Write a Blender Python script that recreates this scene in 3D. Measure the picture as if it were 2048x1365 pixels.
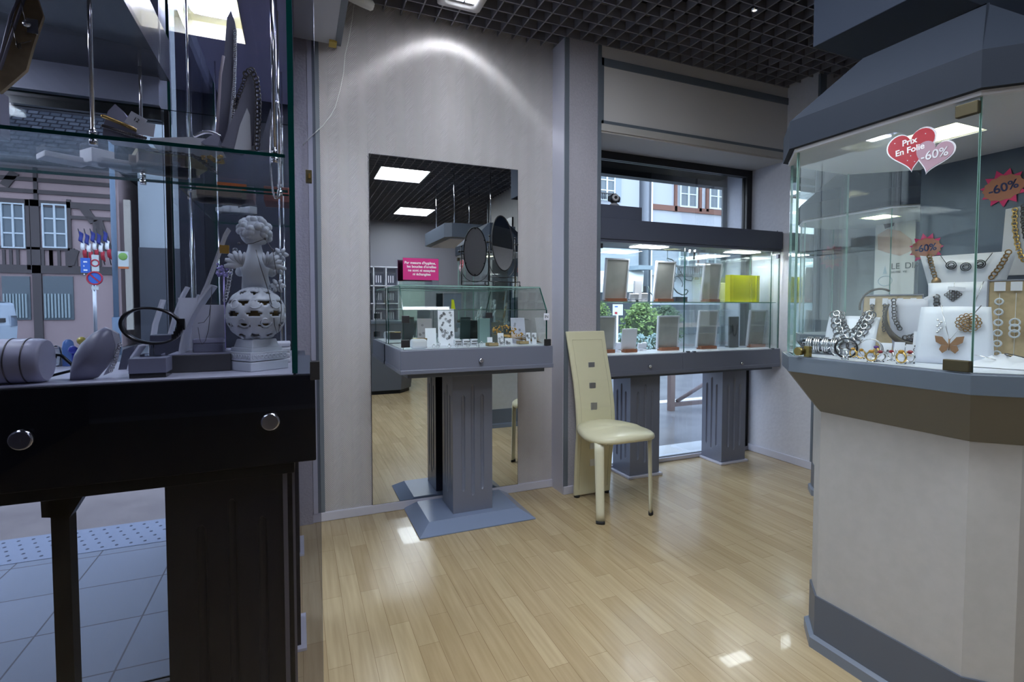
import bpy, bmesh, math, random
from mathutils import Vector, Matrix
random.seed(7)
PI = math.pi
S = bpy.context.scene
COL = S.collection
for o in list(bpy.data.objects): bpy.data.objects.remove(o)

# ------------------------------------------------------------------ camera
H = 1.15; FPX = 1024.5; YAW = math.radians(22.7); PIT = math.radians(2.24)
CX, CY = 1024.0, 654.0
cam_d = bpy.data.cameras.new('camera'); cam = bpy.data.objects.new('camera', cam_d); COL.objects.link(cam)
cam_d.sensor_width = 36.0; cam_d.lens = 36.0 * FPX / 2048; cam_d.sensor_fit = 'HORIZONTAL'
cam_d.shift_y = -(682.5 - CY) / 2048; cam_d.clip_start = 0.02; cam_d.clip_end = 300
cam.location = (0, 0, H); cam.rotation_euler = (PI / 2 - PIT, 0, -YAW)
S.camera = cam
# ------------------------------------------------------------------ world / exposure / lights
W = bpy.data.worlds.new('world'); S.world = W; W.use_nodes = True
wn = W.node_tree; wn.nodes.clear()
wo = wn.nodes.new('ShaderNodeOutputWorld'); wb = wn.nodes.new('ShaderNodeBackground')
tc = wn.nodes.new('ShaderNodeTexCoord'); sep = wn.nodes.new('ShaderNodeSeparateXYZ'); rp = wn.nodes.new('ShaderNodeValToRGB')
wn.links.new(tc.outputs['Generated'], sep.inputs[0]); wn.links.new(sep.outputs['Z'], rp.inputs[0])
rp.color_ramp.elements[0].position = 0.0; rp.color_ramp.elements[0].color = (0.64, 0.71, 0.82, 1)
rp.color_ramp.elements[1].position = 0.7; rp.color_ramp.elements[1].color = (0.55, 0.66, 0.86, 1)
wn.links.new(rp.outputs[0], wb.inputs[0]); wb.inputs[1].default_value = 1.15
wn.links.new(wb.outputs[0], wo.inputs[0])
S.view_settings.view_transform = 'Standard'; S.view_settings.look = 'None'
S.view_settings.gamma = 1.0; S.view_settings.use_curve_mapping = False
S.view_settings.exposure = 2.0
S.cycles.max_bounces = 10; S.cycles.diffuse_bounces = 5; S.cycles.glossy_bounces = 6
S.cycles.transmission_bounces = 6; S.cycles.transparent_max_bounces = 32
S.cycles.use_denoising = True; S.cycles.sample_clamp_indirect = 6.0; S.cycles.caustics_reflective = False; S.cycles.caustics_refractive = False
LIGHT_PANEL = 6.5      # emission of the ceiling panels
CASE_LAMP = 5.0

# ------------------------------------------------------------------ photo rays -> real planes
FW = Vector((math.sin(YAW) * math.cos(PIT), math.cos(YAW) * math.cos(PIT), -math.sin(PIT)))
RT = Vector((math.cos(YAW), -math.sin(YAW), 0)); UP = RT.cross(FW); O = Vector((0, 0, H))
def ray(u, v): return FW + RT * ((u - CX) / FPX) - UP * ((v - CY) / FPX)
def pX(u, v, k): d = ray(u, v); return O + d * ((k - O.x) / d.x)
def pY(u, v, k): d = ray(u, v); return O + d * ((k - O.y) / d.y)
def pZ(u, v, k): d = ray(u, v); return O + d * ((k - O.z) / d.z)

# ------------------------------------------------------------------ materials
MATS = {}
def mat(name, col, rough=0.5, metal=0.0, emit=0.0, coat=0.0, spec=0.5, build=None):
    if name in MATS: return MATS[name]
    m = bpy.data.materials.new(name); m.use_nodes = True; n = m.node_tree; b = n.nodes['Principled BSDF']
    b.inputs['Base Color'].default_value = (*col, 1); b.inputs['Roughness'].default_value = rough
    b.inputs['Metallic'].default_value = metal; b.inputs['Coat Weight'].default_value = coat
    b.inputs['Specular IOR Level'].default_value = spec
    if emit: b.inputs['Emission Color'].default_value = (*col, 1); b.inputs['Emission Strength'].default_value = emit
    m.diffuse_color = (*col, 1)
    if build: build(n, b)
    MATS[name] = m; return m
def nodes(n, *t): return [n.nodes.new('ShaderNode' + x) for x in t]
def bump(n, b, src, strength=0.2, dist=0.01):
    bp = n.nodes.new('ShaderNodeBump'); bp.inputs['Strength'].default_value = strength; bp.inputs['Distance'].default_value = dist
    n.links.new(src, bp.inputs['Height']); n.links.new(bp.outputs[0], b.inputs['Normal'])
def mottled(c1, c2, scale=20, bs=0.0, detail=4, lo=.35, hi=.65):
    def f(n, b):
        t, g, r = nodes(n, 'TexCoord', 'TexNoise', 'ValToRGB')
        g.inputs['Scale'].default_value = scale; g.inputs['Detail'].default_value = detail
        n.links.new(t.outputs['Object'], g.inputs['Vector']); n.links.new(g.outputs[0], r.inputs[0])
        r.color_ramp.elements[0].color = (*c1, 1); r.color_ramp.elements[1].color = (*c2, 1)
        r.color_ramp.elements[0].position = lo; r.color_ramp.elements[1].position = hi
        n.links.new(r.outputs[0], b.inputs['Base Color'])
        if bs: bump(n, b, g.outputs[0], bs)
    return f
def f_herring(n, b):          # embossed herringbone wallpaper: diagonal ribs that flip every 6.5 cm
    t, s = nodes(n, 'TexCoord', 'SeparateXYZ'); n.links.new(t.outputs['Object'], s.inputs[0])
    def M(op, a, c=None):
        m = n.nodes.new('ShaderNodeMath'); m.operation = op
        for i, x in enumerate((a, c)):
            if x is None: continue
            if isinstance(x, (int, float)): m.inputs[i].default_value = x
            else: n.links.new(x, m.inputs[i])
        return m.outputs[0]
    u = M('ADD', s.outputs['X'], s.outputs['Y'])
    pp = M('PINGPONG', u, 0.05)
    w = M('ADD', M('MULTIPLY', pp, 1.3), s.outputs['Z'])
    h = M('SINE', M('MULTIPLY', w, 2 * PI / 0.0115))
    bump(n, b, h, 0.55, 0.0018)
    g = n.nodes.new('ShaderNodeTexNoise'); g.inputs['Scale'].default_value = 1.2
    r = n.nodes.new('ShaderNodeValToRGB'); n.links.new(t.outputs['Object'], g.inputs['Vector']); n.links.new(g.outputs[0], r.inputs[0])
    r.color_ramp.elements[0].color = (0.50, 0.475, 0.49, 1); r.color_ramp.elements[1].color = (0.54, 0.515, 0.53, 1)
    n.links.new(r.outputs[0], b.inputs['Base Color'])
def f_floor(n, b):
    t, mp, br, no, mx, ns = nodes(n, 'TexCoord', 'Mapping', 'TexBrick', 'TexNoise', 'MixRGB', 'Mapping')
    mp.inputs['Rotation'].default_value = (0, 0, PI / 2)
    n.links.new(t.outputs['Object'], mp.inputs[0]); n.links.new(mp.outputs[0], br.inputs['Vector'])
    br.inputs['Scale'].default_value = 1; br.inputs['Brick Width'].default_value = 0.42; br.inputs['Row Height'].default_value = 0.072
    br.inputs['Mortar Size'].default_value = 0.0009; br.inputs['Mortar Smooth'].default_value = .3; br.offset = 0.37; br.offset_frequency = 2
    br.inputs['Color1'].default_value = (0.54, 0.425, 0.255, 1); br.inputs['Color2'].default_value = (0.45, 0.335, 0.19, 1)
    br.inputs['Mortar'].default_value = (0.30, 0.21, 0.11, 1); br.inputs['Bias'].default_value = -0.1
    ns.inputs['Scale'].default_value = (60, 3.0, 1); n.links.new(t.outputs['Object'], ns.inputs[0])
    n.links.new(ns.outputs[0], no.inputs['Vector']); no.inputs['Scale'].default_value = 1; no.inputs['Detail'].default_value = 6
    rr = n.nodes.new('ShaderNodeValToRGB'); n.links.new(no.outputs[0], rr.inputs[0])
    rr.color_ramp.elements[0].position = .3; rr.color_ramp.elements[0].color = (.80, .78, .74, 1)
    rr.color_ramp.elements[1].position = .7; rr.color_ramp.elements[1].color = (1, 1, 1, 1)
    mx.blend_type = 'MULTIPLY'; mx.inputs[0].default_value = 1
    n.links.new(br.outputs[0], mx.inputs[1]); n.links.new(rr.outputs[0], mx.inputs[2]); n.links.new(mx.outputs[0], b.inputs['Base Color'])
def f_tiles(n, b):
    t, mp, br, no = nodes(n, 'TexCoord', 'Mapping', 'TexBrick', 'TexNoise')
    mp.inputs['Location'].default_value = (-.55 - .314 * 1, -1.937 + .314, 0); mp.inputs['Location'].default_value = (.55, -1.937, 0)
    n.links.new(t.outputs['Object'], mp.inputs[0]); n.links.new(mp.outputs[0], br.inputs['Vector'])
    br.inputs['Scale'].default_value = 1; br.inputs['Brick Width'].default_value = 0.314; br.inputs['Row Height'].default_value = 0.314
    br.offset = 0.0; br.inputs['Mortar Size'].default_value = 0.003
    br.inputs['Color1'].default_value = (0.21, 0.24, 0.29, 1); br.inputs['Color2'].default_value = (0.235, 0.265, 0.32, 1); br.inputs['Mortar'].default_value = (0.05, 0.055, 0.07, 1)
    n.links.new(br.outputs[0], b.inputs['Base Color'])
def f_roof(n, b):
    t, mp, br = nodes(n, 'TexCoord', 'Mapping', 'TexBrick'); mp.inputs['Rotation'].default_value = (PI / 2, 0, 0)
    n.links.new(t.outputs['Object'], mp.inputs[0]); n.links.new(mp.outputs[0], br.inputs['Vector'])
    br.inputs['Scale'].default_value = 1; br.inputs['Brick Width'].default_value = .25; br.inputs['Row Height'].default_value = .14
    br.inputs['Color1'].default_value = (.035, .04, .05, 1); br.inputs['Color2'].default_value = (.07, .075, .09, 1); br.inputs['Mortar'].default_value = (.015, .015, .02, 1)
    n.links.new(br.outputs[0], b.inputs['Base Color'])
def glassmat(name, tint=(.93, .97, .96), refl=1.0, ior=1.5):
    m = bpy.data.materials.new(name); m.use_nodes = True; n = m.node_tree; n.nodes.clear()
    o, mx, t, g, f, mt = nodes(n, 'OutputMaterial', 'MixShader', 'BsdfTransparent', 'BsdfGlossy', 'Fresnel', 'Math')
    t.inputs[0].default_value = (*tint, 1); g.inputs['Roughness'].default_value = 0.0; g.inputs[0].default_value = (1, 1, 1, 1)
    f.inputs[0].default_value = ior; mt.operation = 'MULTIPLY'; mt.inputs[1].default_value = refl
    n.links.new(f.outputs[0], mt.inputs[0]); n.links.new(mt.outputs[0], mx.inputs[0])
    n.links.new(t.outputs[0], mx.inputs[1]); n.links.new(g.outputs[0], mx.inputs[2]); n.links.new(mx.outputs[0], o.inputs[0])
    MATS[name] = m; return m
WALLP = mat('herringbone wallpaper', (.5, .48, .5), .65, build=f_herring)
ROUGH = mat('rough plaster paint', (.42, .41, .47), .55, build=mottled((.40, .385, .44), (.44, .425, .48), 90, .35))
PANELW = mat('header panel paint', (.64, .615, .61), .6)
PALE = mat('pale lilac paint', (.55, .55, .64), .4)
SOFF = mat('soffit paint', (.52, .50, .48), .6)
STUC = mat('lilac stucco', (.72, .75, .86), .8, build=mottled((.70, .73, .84), (.76, .79, .90), 60, .4))
TRIM = mat('blue grey trim', (.14, .165, .20), .4)
METAL = mat('brushed aluminium', (.62, .64, .68), .3, 1)
CHROME = mat('chrome', (.85, .86, .88), .12, 1)
DARKM = mat('dark metal', (.05, .05, .055), .35, .7)
BLACK = mat('black frame paint', (.012, .012, .014), .35)
CAB = mat('slate blue lacquer', (.150, .165, .225), .32, coat=.2)
CABD = mat('slate blue satin', (.10, .118, .155), .42)
CABG = mat('slate green lacquer', (.115, .145, .185), .3, coat=.3)
CABDARK = mat('black and shade lacquer', (.004, .0045, .007), .35, spec=.25)  # left tray: slate darkened to near black, backlit shade put into the colour
DNAVY = mat('navy wall shade', (.030, .033, .058), .5)  # shade of the unlit left corner put into the wall colour
VIOLET = mat('violet grey canopy paint', (.36, .36, .56), .5)
WHITE = mat('white laminate', (.74, .76, .84), .35)
CARD = mat('white card', (.80, .80, .86), .6)
PAPER = mat('cream wallpaper', (.45, .445, .44), .6, build=mottled((.435, .43, .425), (.46, .455, .45), 30))
RWALL = mat('daylit wallpaper', (.60, .60, .66), .55, build=mottled((.585, .585, .645), (.615, .615, .675), 40, .15))  # wallpaper made paler and bluer: daylight put into the colour
UNDER = mat('taupe underside', (.15, .148, .135), .6)
GREYB = mat('grey panel back', (.40, .40, .38), .6, build=mottled((.37, .37, .355), (.46, .46, .44), 9, 0, 2))
WOODB = mat('reddish wood block', (.30, .10, .045), .4)
TAN = mat('tan cork board', (.52, .40, .24), .7, build=mottled((.48, .37, .22), (.56, .43, .26), 60))
KRAFT = mat('kraft cardboard', (.42, .30, .15), .7)
BROWN = mat('brown box card', (.42, .31, .25), .6)
GREYBOX = mat('grey box card', (.24, .25, .33), .55)
DGREYBOX = mat('dark grey box card', (.07, .075, .11), .5)
ORANGE = mat('orange leather', (.85, .20, .04), .45)
YELLOW = mat('lime yellow card', (.62, .66, .01), .4)
YELLOWS = mat('lime yellow card spine', (.80, .80, .01), .4)
PINK = mat('magenta sign', (.62, .02, .20), .45)
HOTPINK = mat('hot pink paper', (.90, .04, .22), .5)
SALMON = mat('salmon paper', (.62, .26, .17), .6)
INK = mat('dark blue ink', (.03, .04, .16), .6)
BLACKINK = mat('black ink', (.02, .02, .02), .6)
WHITEINK = mat('white lettering', (.92, .92, .92), .5)
RED = mat('red heart gloss', (.42, .02, .035), .3)
MAUVE = mat('mauve heart gloss', (.42, .27, .33), .35)
SILVEREDGE = mat('silver sticker edge', (.75, .75, .78), .3, .3)
CREAM = mat('cream leatherette', (.66, .63, .44), .35, coat=.15)
CREAMP = mat('cream painted steel', (.66, .64, .48), .3)
RUBBER = mat('black rubber', (.01, .01, .01), .6)
GOLD = mat('gold', (.75, .48, .16), .25, 1)
BRASS = mat('dark brass', (.10, .085, .05), .45, .8)
SILVER = mat('silver', (.80, .79, .80), .18, 1)
OXID = mat('oxidised silver', (.14, .13, .13), .3, .9)
PURPLE = mat('amethyst bead', (.10, .02, .22), .2)
BLUEB = mat('blue bead', (.02, .04, .40), .2)
BLACKLEA = mat('black leather', (.008, .008, .009), .3, coat=.4)
PORC = mat('white porcelain', (.66, .70, .76), .35)
AMBER = mat('amber core', (.30, .19, .05), .5)
SATIN = mat('grey satin cushion', (.42, .42, .54), .35)
MIRROR = mat('mirror silver', (.80, .84, .84), .0, 1)
GREENEDGE = mat('glass edge green', (.0, .05, .042), .15)
GREENEDGE2 = mat('glass edge pale green', (.30, .48, .44), .15)
CEILB = mat('black ceiling void', (.006, .006, .008), .9)
GRID = mat('charcoal cell grid', (.19, .19, .22), .45)
IVORY = mat('ivory reflector', (.80, .76, .52), .4)
LAMPW = mat('lamp cool white', (.86, .92, 1.0), .5, emit=LIGHT_PANEL)
LAMPC = mat('case lamp white', (.90, .95, 1.0), .5, emit=CASE_LAMP)
FLOORM = mat('maple laminate floor', (.5, .38, .2), .24, build=f_floor, coat=.15)
TILE = mat('pavement tiles', (.3, .34, .42), .5, build=f_tiles)
TACT = mat('tactile strip stone', (.24, .28, .36), .6)
BROWNST = mat('brown wet paving', (.27, .22, .20), .45, build=mottled((.17, .14, .13), (.25, .21, .19), 3))
ASPH = mat('wet asphalt', (.16, .17, .20), .30, build=mottled((.105, .11, .125), (.17, .175, .19), 2.5))
SILLM = mat('pale stone sill', (.52, .56, .60), .5)
PLPINK = mat('pinkish render', (.40, .30, .30), .8)
TIMB = mat('old grey timber', (.10, .085, .085), .8)
TIMBR = mat('red brown timber', (.17, .08, .06), .7)
WBUILD = mat('white render', (.40, .44, .50), .8)
WINF = mat('white window paint', (.62, .70, .74), .5)
WINP = mat('house window pane', (.13, .17, .20), .08)
ROOF = mat('slate roof', (.05, .05, .06), .9, spec=.05, build=f_roof)
GREEN = mat('shrub leaves', (.16, .26, .07), .7, build=mottled((.05, .10, .03), (.30, .42, .12), 14))
GREEN2 = mat('silver green leaves', (.30, .40, .40), .7)
VANW = mat('van white paint', (.52, .60, .68), .3)
RACK = mat('brown painted tube', (.12, .085, .08), .4)
BLUE = mat('blue sign', (.03, .12, .50), .5)
FLAGR = mat('flag red', (.45, .03, .05), .7)
FLAGB = mat('flag blue', (.03, .04, .22), .7)
AWN = mat('white awning', (.74, .76, .77), .6)
CGLASS = glassmat('case glass', (.965, .988, .98), .30)
WGLASS = glassmat('window glass', (.96, .98, .98), .35)
DGLASS = glassmat('grey tinted glass', (.68, .685, .735), .35)
CLEARP = glassmat('clear acrylic', (.90, .92, .95), 1.0)

# ------------------------------------------------------------------ mesh builder
def W0(o):
    v = Vector((0, 0, 0))
    while o is not None: v += o.location; o = o.parent
    return v
class MB:
    def __init__(s): s.bm = bmesh.new()
    def face(s, pts, mi=0):
        vs = [s.bm.verts.new(p) for p in pts]
        try: f = s.bm.faces.new(vs); f.material_index = mi; return f
        except ValueError: return None
    def box(s, x0, x1, y0, y1, z0, z1, mi=0, M=None):
        c = [Vector((x, y, z)) for z in (z0, z1) for y in (y0, y1) for x in (x0, x1)]
        if M: c = [M @ p for p in c]
        v = [s.bm.verts.new(p) for p in c]
        for q in ((0, 2, 3, 1), (4, 5, 7, 6), (0, 1, 5, 4), (2, 6, 7, 3), (0, 4, 6, 2), (1, 3, 7, 5)):
            f = s.bm.faces.new([v[i] for i in q]); f.material_index = mi
        return s
    def pane(s, x0, x1, y0, y1, z0, z1, M=None):      # glass sheet: big faces material 0, thin edges material 1
        d = (x1 - x0, y1 - y0, z1 - z0); k = d.index(min(d))
        c = [Vector((x, y, z)) for z in (z0, z1) for y in (y0, y1) for x in (x0, x1)]
        if M: c = [M @ p for p in c]
        v = [s.bm.verts.new(p) for p in c]
        for q, ax in (((0, 2, 3, 1), 2), ((4, 5, 7, 6), 2), ((0, 1, 5, 4), 1), ((2, 6, 7, 3), 1), ((0, 4, 6, 2), 0), ((1, 3, 7, 5), 0)):
            f = s.bm.faces.new([v[i] for i in q]); f.material_index = 0 if ax == k else 1
        return s
    def prism(s, poly, z0, z1, mi=0, poly2=None, M=None):
        p2 = poly2 or poly
        a = [Vector((x, y, z0)) for x, y in poly]; b = [Vector((x, y, z1)) for x, y in p2]
        if M: a = [M @ p for p in a]; b = [M @ p for p in b]
        va = [s.bm.verts.new(p) for p in a]; vb = [s.bm.verts.new(p) for p in b]
        n = len(va); f = s.bm.faces.new(list(reversed(va))); f.material_index = mi
        f = s.bm.faces.new(vb); f.material_index = mi
        for i in range(n):
            f = s.bm.faces.new([va[i], va[(i + 1) % n], vb[(i + 1) % n], vb[i]]); f.material_index = mi
        return s
    def loft(s, rings, closed=True, caps=True, mi=0):
        R = [[s.bm.verts.new(p) for p in r] for r in rings]
        n = len(R[0])
        for a, b in zip(R, R[1:]):
            for i in range(n if closed else n - 1):
                f = s.bm.faces.new([a[i], a[(i + 1) % n], b[(i + 1) % n], b[i]]); f.material_index = mi; f.smooth = True
        if caps and closed:
            f = s.bm.faces.new(list(reversed(R[0]))); f.material_index = mi
            f = s.bm.faces.new(R[-1]); f.material_index = mi
        return s
    def tube(s, pts, r, n=8, mi=0, loop=False, ex=1.0):
        pts = [Vector(p) for p in pts]; rs = r if isinstance(r, (list, tuple)) else [r] * len(pts)
        rings = []; up = None
        for i, p in enumerate(pts):
            if loop: t = (pts[(i + 1) % len(pts)] - pts[i - 1])
            else: t = pts[min(i + 1, len(pts) - 1)] - pts[max(i - 1, 0)]
            if t.length < 1e-9: t = Vector((0, 0, 1))
            t.normalize()
            if up is None: up = Vector((0, 0, 1)) if abs(t.z) < .9 else Vector((1, 0, 0))
            a = up - t * up.dot(t)
            if a.length < 1e-6: a = Vector((1, 0, 0)) - t * t.x
            a.normalize(); b = t.cross(a); up = a
            rings.append([p + (a * math.cos(q) + b * math.sin(q) * ex) * rs[i] for q in [2 * PI * k / n for k in range(n)]])
        if loop: s.loft(rings + [rings[0]], caps=False, mi=mi)
        else: s.loft(rings, mi=mi)
        return s
    def lathe(s, prof, c=(0, 0, 0), n=20, mi=0, sx=1, sy=1):
        c = Vector(c)
        s.loft([[c + Vector((r * math.cos(q) * sx, r * math.sin(q) * sy, z)) for q in [2 * PI * k / n for k in range(n)]] for r, z in prof], mi=mi)
        return s
    def cyl(s, p0, p1, r, n=16, mi=0): return s.tube([p0, p1], r, n, mi)
    def ball(s, c, r, n=10, m=6, mi=0, sc=(1, 1, 1)):
        c = Vector(c)
        pr = [(max(math.sin(PI * k / m), 1e-3) * r, -math.cos(PI * k / m) * r) for k in range(m + 1)]
        s.loft([[c + Vector((a * math.cos(q) * sc[0], a * math.sin(q) * sc[1], z * sc[2])) for q in [2 * PI * k / n for k in range(n)]] for a, z in pr], mi=mi)
        return s
    def ring(s, c, R, r, axis=(0, 0, 1), n=18, m=6, mi=0, sq=1.0):
        c = Vector(c); ax = Vector(axis).normalized(); a = ax.orthogonal().normalized(); b = ax.cross(a)
        return s.tube([c + (a * math.cos(t) + b * math.sin(t) * sq) * R for t in [2 * PI * k / n for k in range(n)]], r, m, mi, loop=True)
    def build(s, name, mats, parent=None, smooth=None, bevel=0, subd=0, solid=0):
        me = bpy.data.meshes.new(name)
        bmesh.ops.remove_doubles(s.bm, verts=s.bm.verts, dist=1e-6)
        bmesh.ops.recalc_face_normals(s.bm, faces=s.bm.faces)
        if parent is not None:
            bmesh.ops.translate(s.bm, verts=s.bm.verts, vec=-W0(parent))
        s.bm.to_mesh(me); s.bm.free()
        if not isinstance(mats, (list, tuple)): mats = [mats]
        for m in mats: me.materials.append(m)
        if smooth is not None:
            for p in me.polygons: p.use_smooth = smooth
        o = bpy.data.objects.new(name, me); COL.objects.link(o); o.parent = parent
        if solid: md = o.modifiers.new('solid', 'SOLIDIFY'); md.thickness = solid; md.offset = 0
        if bevel: md = o.modifiers.new('bevel', 'BEVEL'); md.width = bevel; md.segments = 2; md.limit_method = 'ANGLE'; md.angle_limit = .6
        if subd: md = o.modifiers.new('sub', 'SUBSURF'); md.levels = subd; md.render_levels = subd
        return o
def tag(o, label, cat, group=None):
    o['label'] = label; o['category'] = cat
    if group: o['group'] = group
    return o
def thing(name, label, cat, loc=(0, 0, 0), group=None):
    o = bpy.data.objects.new(name, None); o.empty_display_size = .05; COL.objects.link(o); o.location = loc
    return tag(o, label, cat, group)
def struct(o): o['kind'] = 'structure'; return o
def stuff(o): o['kind'] = 'stuff'; return o
def copy_tree(o, parent=None):
    c = o.copy(); COL.objects.link(c); c.parent = parent
    for ch in [x for x in bpy.data.objects if x.parent == o]: copy_tree(ch, c)
    return c
def cut(o, cutter_mb):
    c = cutter_mb.build('cutter', BLACK); md = o.modifiers.new('cut', 'BOOLEAN'); md.object = c; md.solver = 'EXACT'; md.operation = 'DIFFERENCE'
    if o.parent: c.parent = None
    bpy.context.view_layer.update()
    dg = bpy.context.evaluated_depsgraph_get(); me = bpy.data.meshes.new_from_object(o.evaluated_get(dg))
    o.modifiers.clear(); o.data = me; bpy.data.objects.remove(c)
def R3(ax, a): return Matrix.Rotation(a, 4, ax)
def T3(*v): return Matrix.Translation(Vector(v))
def text_mesh(txt, size, M, extrude=.0006, align='CENTER', bold=0.0, space=1.0):
    cu = bpy.data.curves.new('t', 'FONT'); cu.body = txt; cu.size = size; cu.extrude = extrude; cu.align_x = align; cu.align_y = 'CENTER'
    cu.offset = bold; cu.space_line = space
    o = bpy.data.objects.new('t', cu); COL.objects.link(o); bpy.context.view_layer.update()
    me = bpy.data.meshes.new_from_object(o.evaluated_get(bpy.context.evaluated_depsgraph_get()))
    bpy.data.objects.remove(o); me.transform(M); return me
def text(name, txt, size, M, m, parent=None, **k):
    me = text_mesh(txt, size, M, **k); me.materials.clear(); me.materials.append(m)
    if parent is not None: me.transform(Matrix.Translation(-W0(parent)))
    o = bpy.data.objects.new(name, me); COL.objects.link(o); o.parent = parent; return o

# =================================================================== THE SETTING
YW = 2.888; ZC = 2.745; YP = 2.735; XR = 3.33; YG = 3.04
b = MB(); b.box(-.36, 3.7, 1.80, 3.06, -.05, 0); b.box(-1.95, 3.7, -4.05, 1.80, -.05, 0); struct(b.build('floor', FLOORM))
# open cell ceiling: thin blades 9.45 cm apart under a dark void
b = MB(); b.box(-1.95, 3.75, -4.05, 3.1, ZC + .30, ZC + .36); struct(b.build('ceiling', CEILB))
b = MB(); g = .0945
k = -32
while 1.018 + g * k < 3.72:
    x = 1.018 + g * k; b.box(x - .0035, x + .0035, -4.02, 2.884, ZC, ZC + .05); k += 1
k = -71
while 2.728 + g * k < 2.9:
    y = 2.728 + g * k; b.box(-1.93, 3.72, y - .0035, y + .0035, ZC, ZC + .05); k += 1
struct(b.build('ceiling_grid', GRID))
# walls
b = MB(); b.box(.02, 1.50, YW, YW + .2, 0, ZC + .3); struct(b.build('wall_front', WALLP))
b = MB(); b.box(-.40, .06, 2.868, YW + .2, 0, ZC + .3); struct(b.build('wall_front_left_pier', ROUGH))
b = MB(); b.box(-.50, -.40, 2.80, 3.06, 0, 3.4); b.box(-.42, -.012, 2.84, 2.868, 0, ZC + .3); struct(b.build('wall_corner_shade_pier', DNAVY))  # dark sheet and pier standing in for the unlit corner
# pier between mirror wall and window
b = MB(); b.box(1.494, 1.73, YP, 3.15, 0, ZC + .3); struct(b.build('wall_right_pier', ROUGH))
b = MB(); b.box(1.482, 1.4935, YP + .005, YW + .01, 0, ZC); struct(b.build('trim_1', PALE))
b = MB(); b.box(1.484, 1.512, YP - .006, YP + .002, 0, ZC); struct(b.build('trim_2', TRIM))
b = MB(); b.box(1.712, 1.735, YP - .008, YP + .0, 0.72, ZC); b.box(1.7305, 1.738, YP, YP + .03, 0, ZC); struct(b.build('trim_3', TRIM))
b = MB(); b.box(.085, .120, YW - .010, YW + .001, 0.05, ZC); struct(b.build('trim_4', TRIM))
b = MB(); b.box(.062, .085, YW - .018, YW + .001, 0.05, ZC); struct(b.build('trim_5', PALE))
# header above the window with its frame lines and the soffit behind
b = MB(); b.box(1.73, XR, YP, 3.30, 2.235, ZC + .3); struct(b.build('wall_window_header', PANELW))
b = MB(); b.box(1.735, XR, YP - .007, YP + .001, 2.625, 2.672); struct(b.build('trim_6', TRIM))
b = MB(); b.box(1.735, XR, YP - .007, YP + .001, 2.275, 2.295); b.box(1.735, 1.752, YP - .007, YP + .001, 2.275, 2.672); struct(b.build('trim_7', TRIM))
b = MB(); b.box(1.735, XR, YP - .010, YP + .001, 2.232, 2.275); struct(b.build('trim_8', SOFF))
b = MB(); b.box(1.73, XR, YP + .001, YG, 2.222, 2.236); struct(b.build('trim_9', SOFF))
# right wall with its jog
b = MB(); b.box(XR, XR + .3, 2.49, 3.10, 0, ZC + .3); b.box(3.60, 3.7, -4.05, 2.50, 0, ZC + .3); struct(b.build('wall_right', RWALL))
b = MB(); b.box(XR - .006, XR + .055, 2.475, 2.492, 0, ZC); struct(b.build('trim_10', TRIM))
b = MB(); b.box(-2.0, 3.7, -4.15, -4.0, 0, ZC + .3); struct(b.build('wall_back', mat('grey mauve wall', (.28, .275, .32), .45)))
b = MB(); b.box(-2.05, -1.90, -4.05, 1.80, 0, ZC + .3); struct(b.build('wall_left', mat('dark mauve wall', (.09, .09, .12), .6)))
b = MB(); b.box(2.68, 3.6, -1.56, -.45, 0, ZC + .3); struct(b.build('wall_side_block', PAPER))
b = MB(); b.box(2.655, 2.68, -1.35, -.6, 1.1, 2.35); struct(b.build('window_3', BLACK))
b = MB(); b.box(2.66, 2.69, -1.575, -1.555, 0, ZC); struct(b.build('trim_11', TRIM))
# facade beside the left display: header, mullions, glass
ZH1, ZH0 = pY(200, 138, 1.78).z, pY(200, 196, 1.78).z
b = MB(); b.box(-1.95, -.36, 1.78, 1.95, ZH0, ZH1); b.box(-1.95, -.36, 1.80, 1.95, ZH1, 3.2); struct(b.build('wall_street_header', mat('header slate', (.30, .33, .43), .5)))
b = MB(); b.box(-1.95, -1.85, 1.78, 1.95, 0, ZH0); struct(b.build('wall_street_pier', DNAVY))
w = MB(); w.box(-1.85, -.36, 1.80, 1.83, 0.0, .012); w.box(-1.85, -.36, 1.80, 1.845, ZH0 - .035, ZH0); w.box(-.356, -.344, 1.815, 1.829, 0, ZH0)
w1 = struct(w.build('window_1', DARKM))
w = MB(); w.pane(-1.85, -.362, 1.818, 1.826, .012, ZH0 - .035); w.build('window_pane', [WGLASS, GREENEDGE], w1)
b = MB(); b.box(-.352, -.344, 1.845, 2.80, 2.30, 3.0); b.box(-.354, -.342, 1.845, 2.8, 0, .04); w4 = struct(b.build('window_4', DARKM))
w = MB(); w.pane(-.352, -.344, 1.846, 2.80, .04, 2.30); w.build('window_pane', [WGLASS, GREENEDGE], w4)
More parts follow.
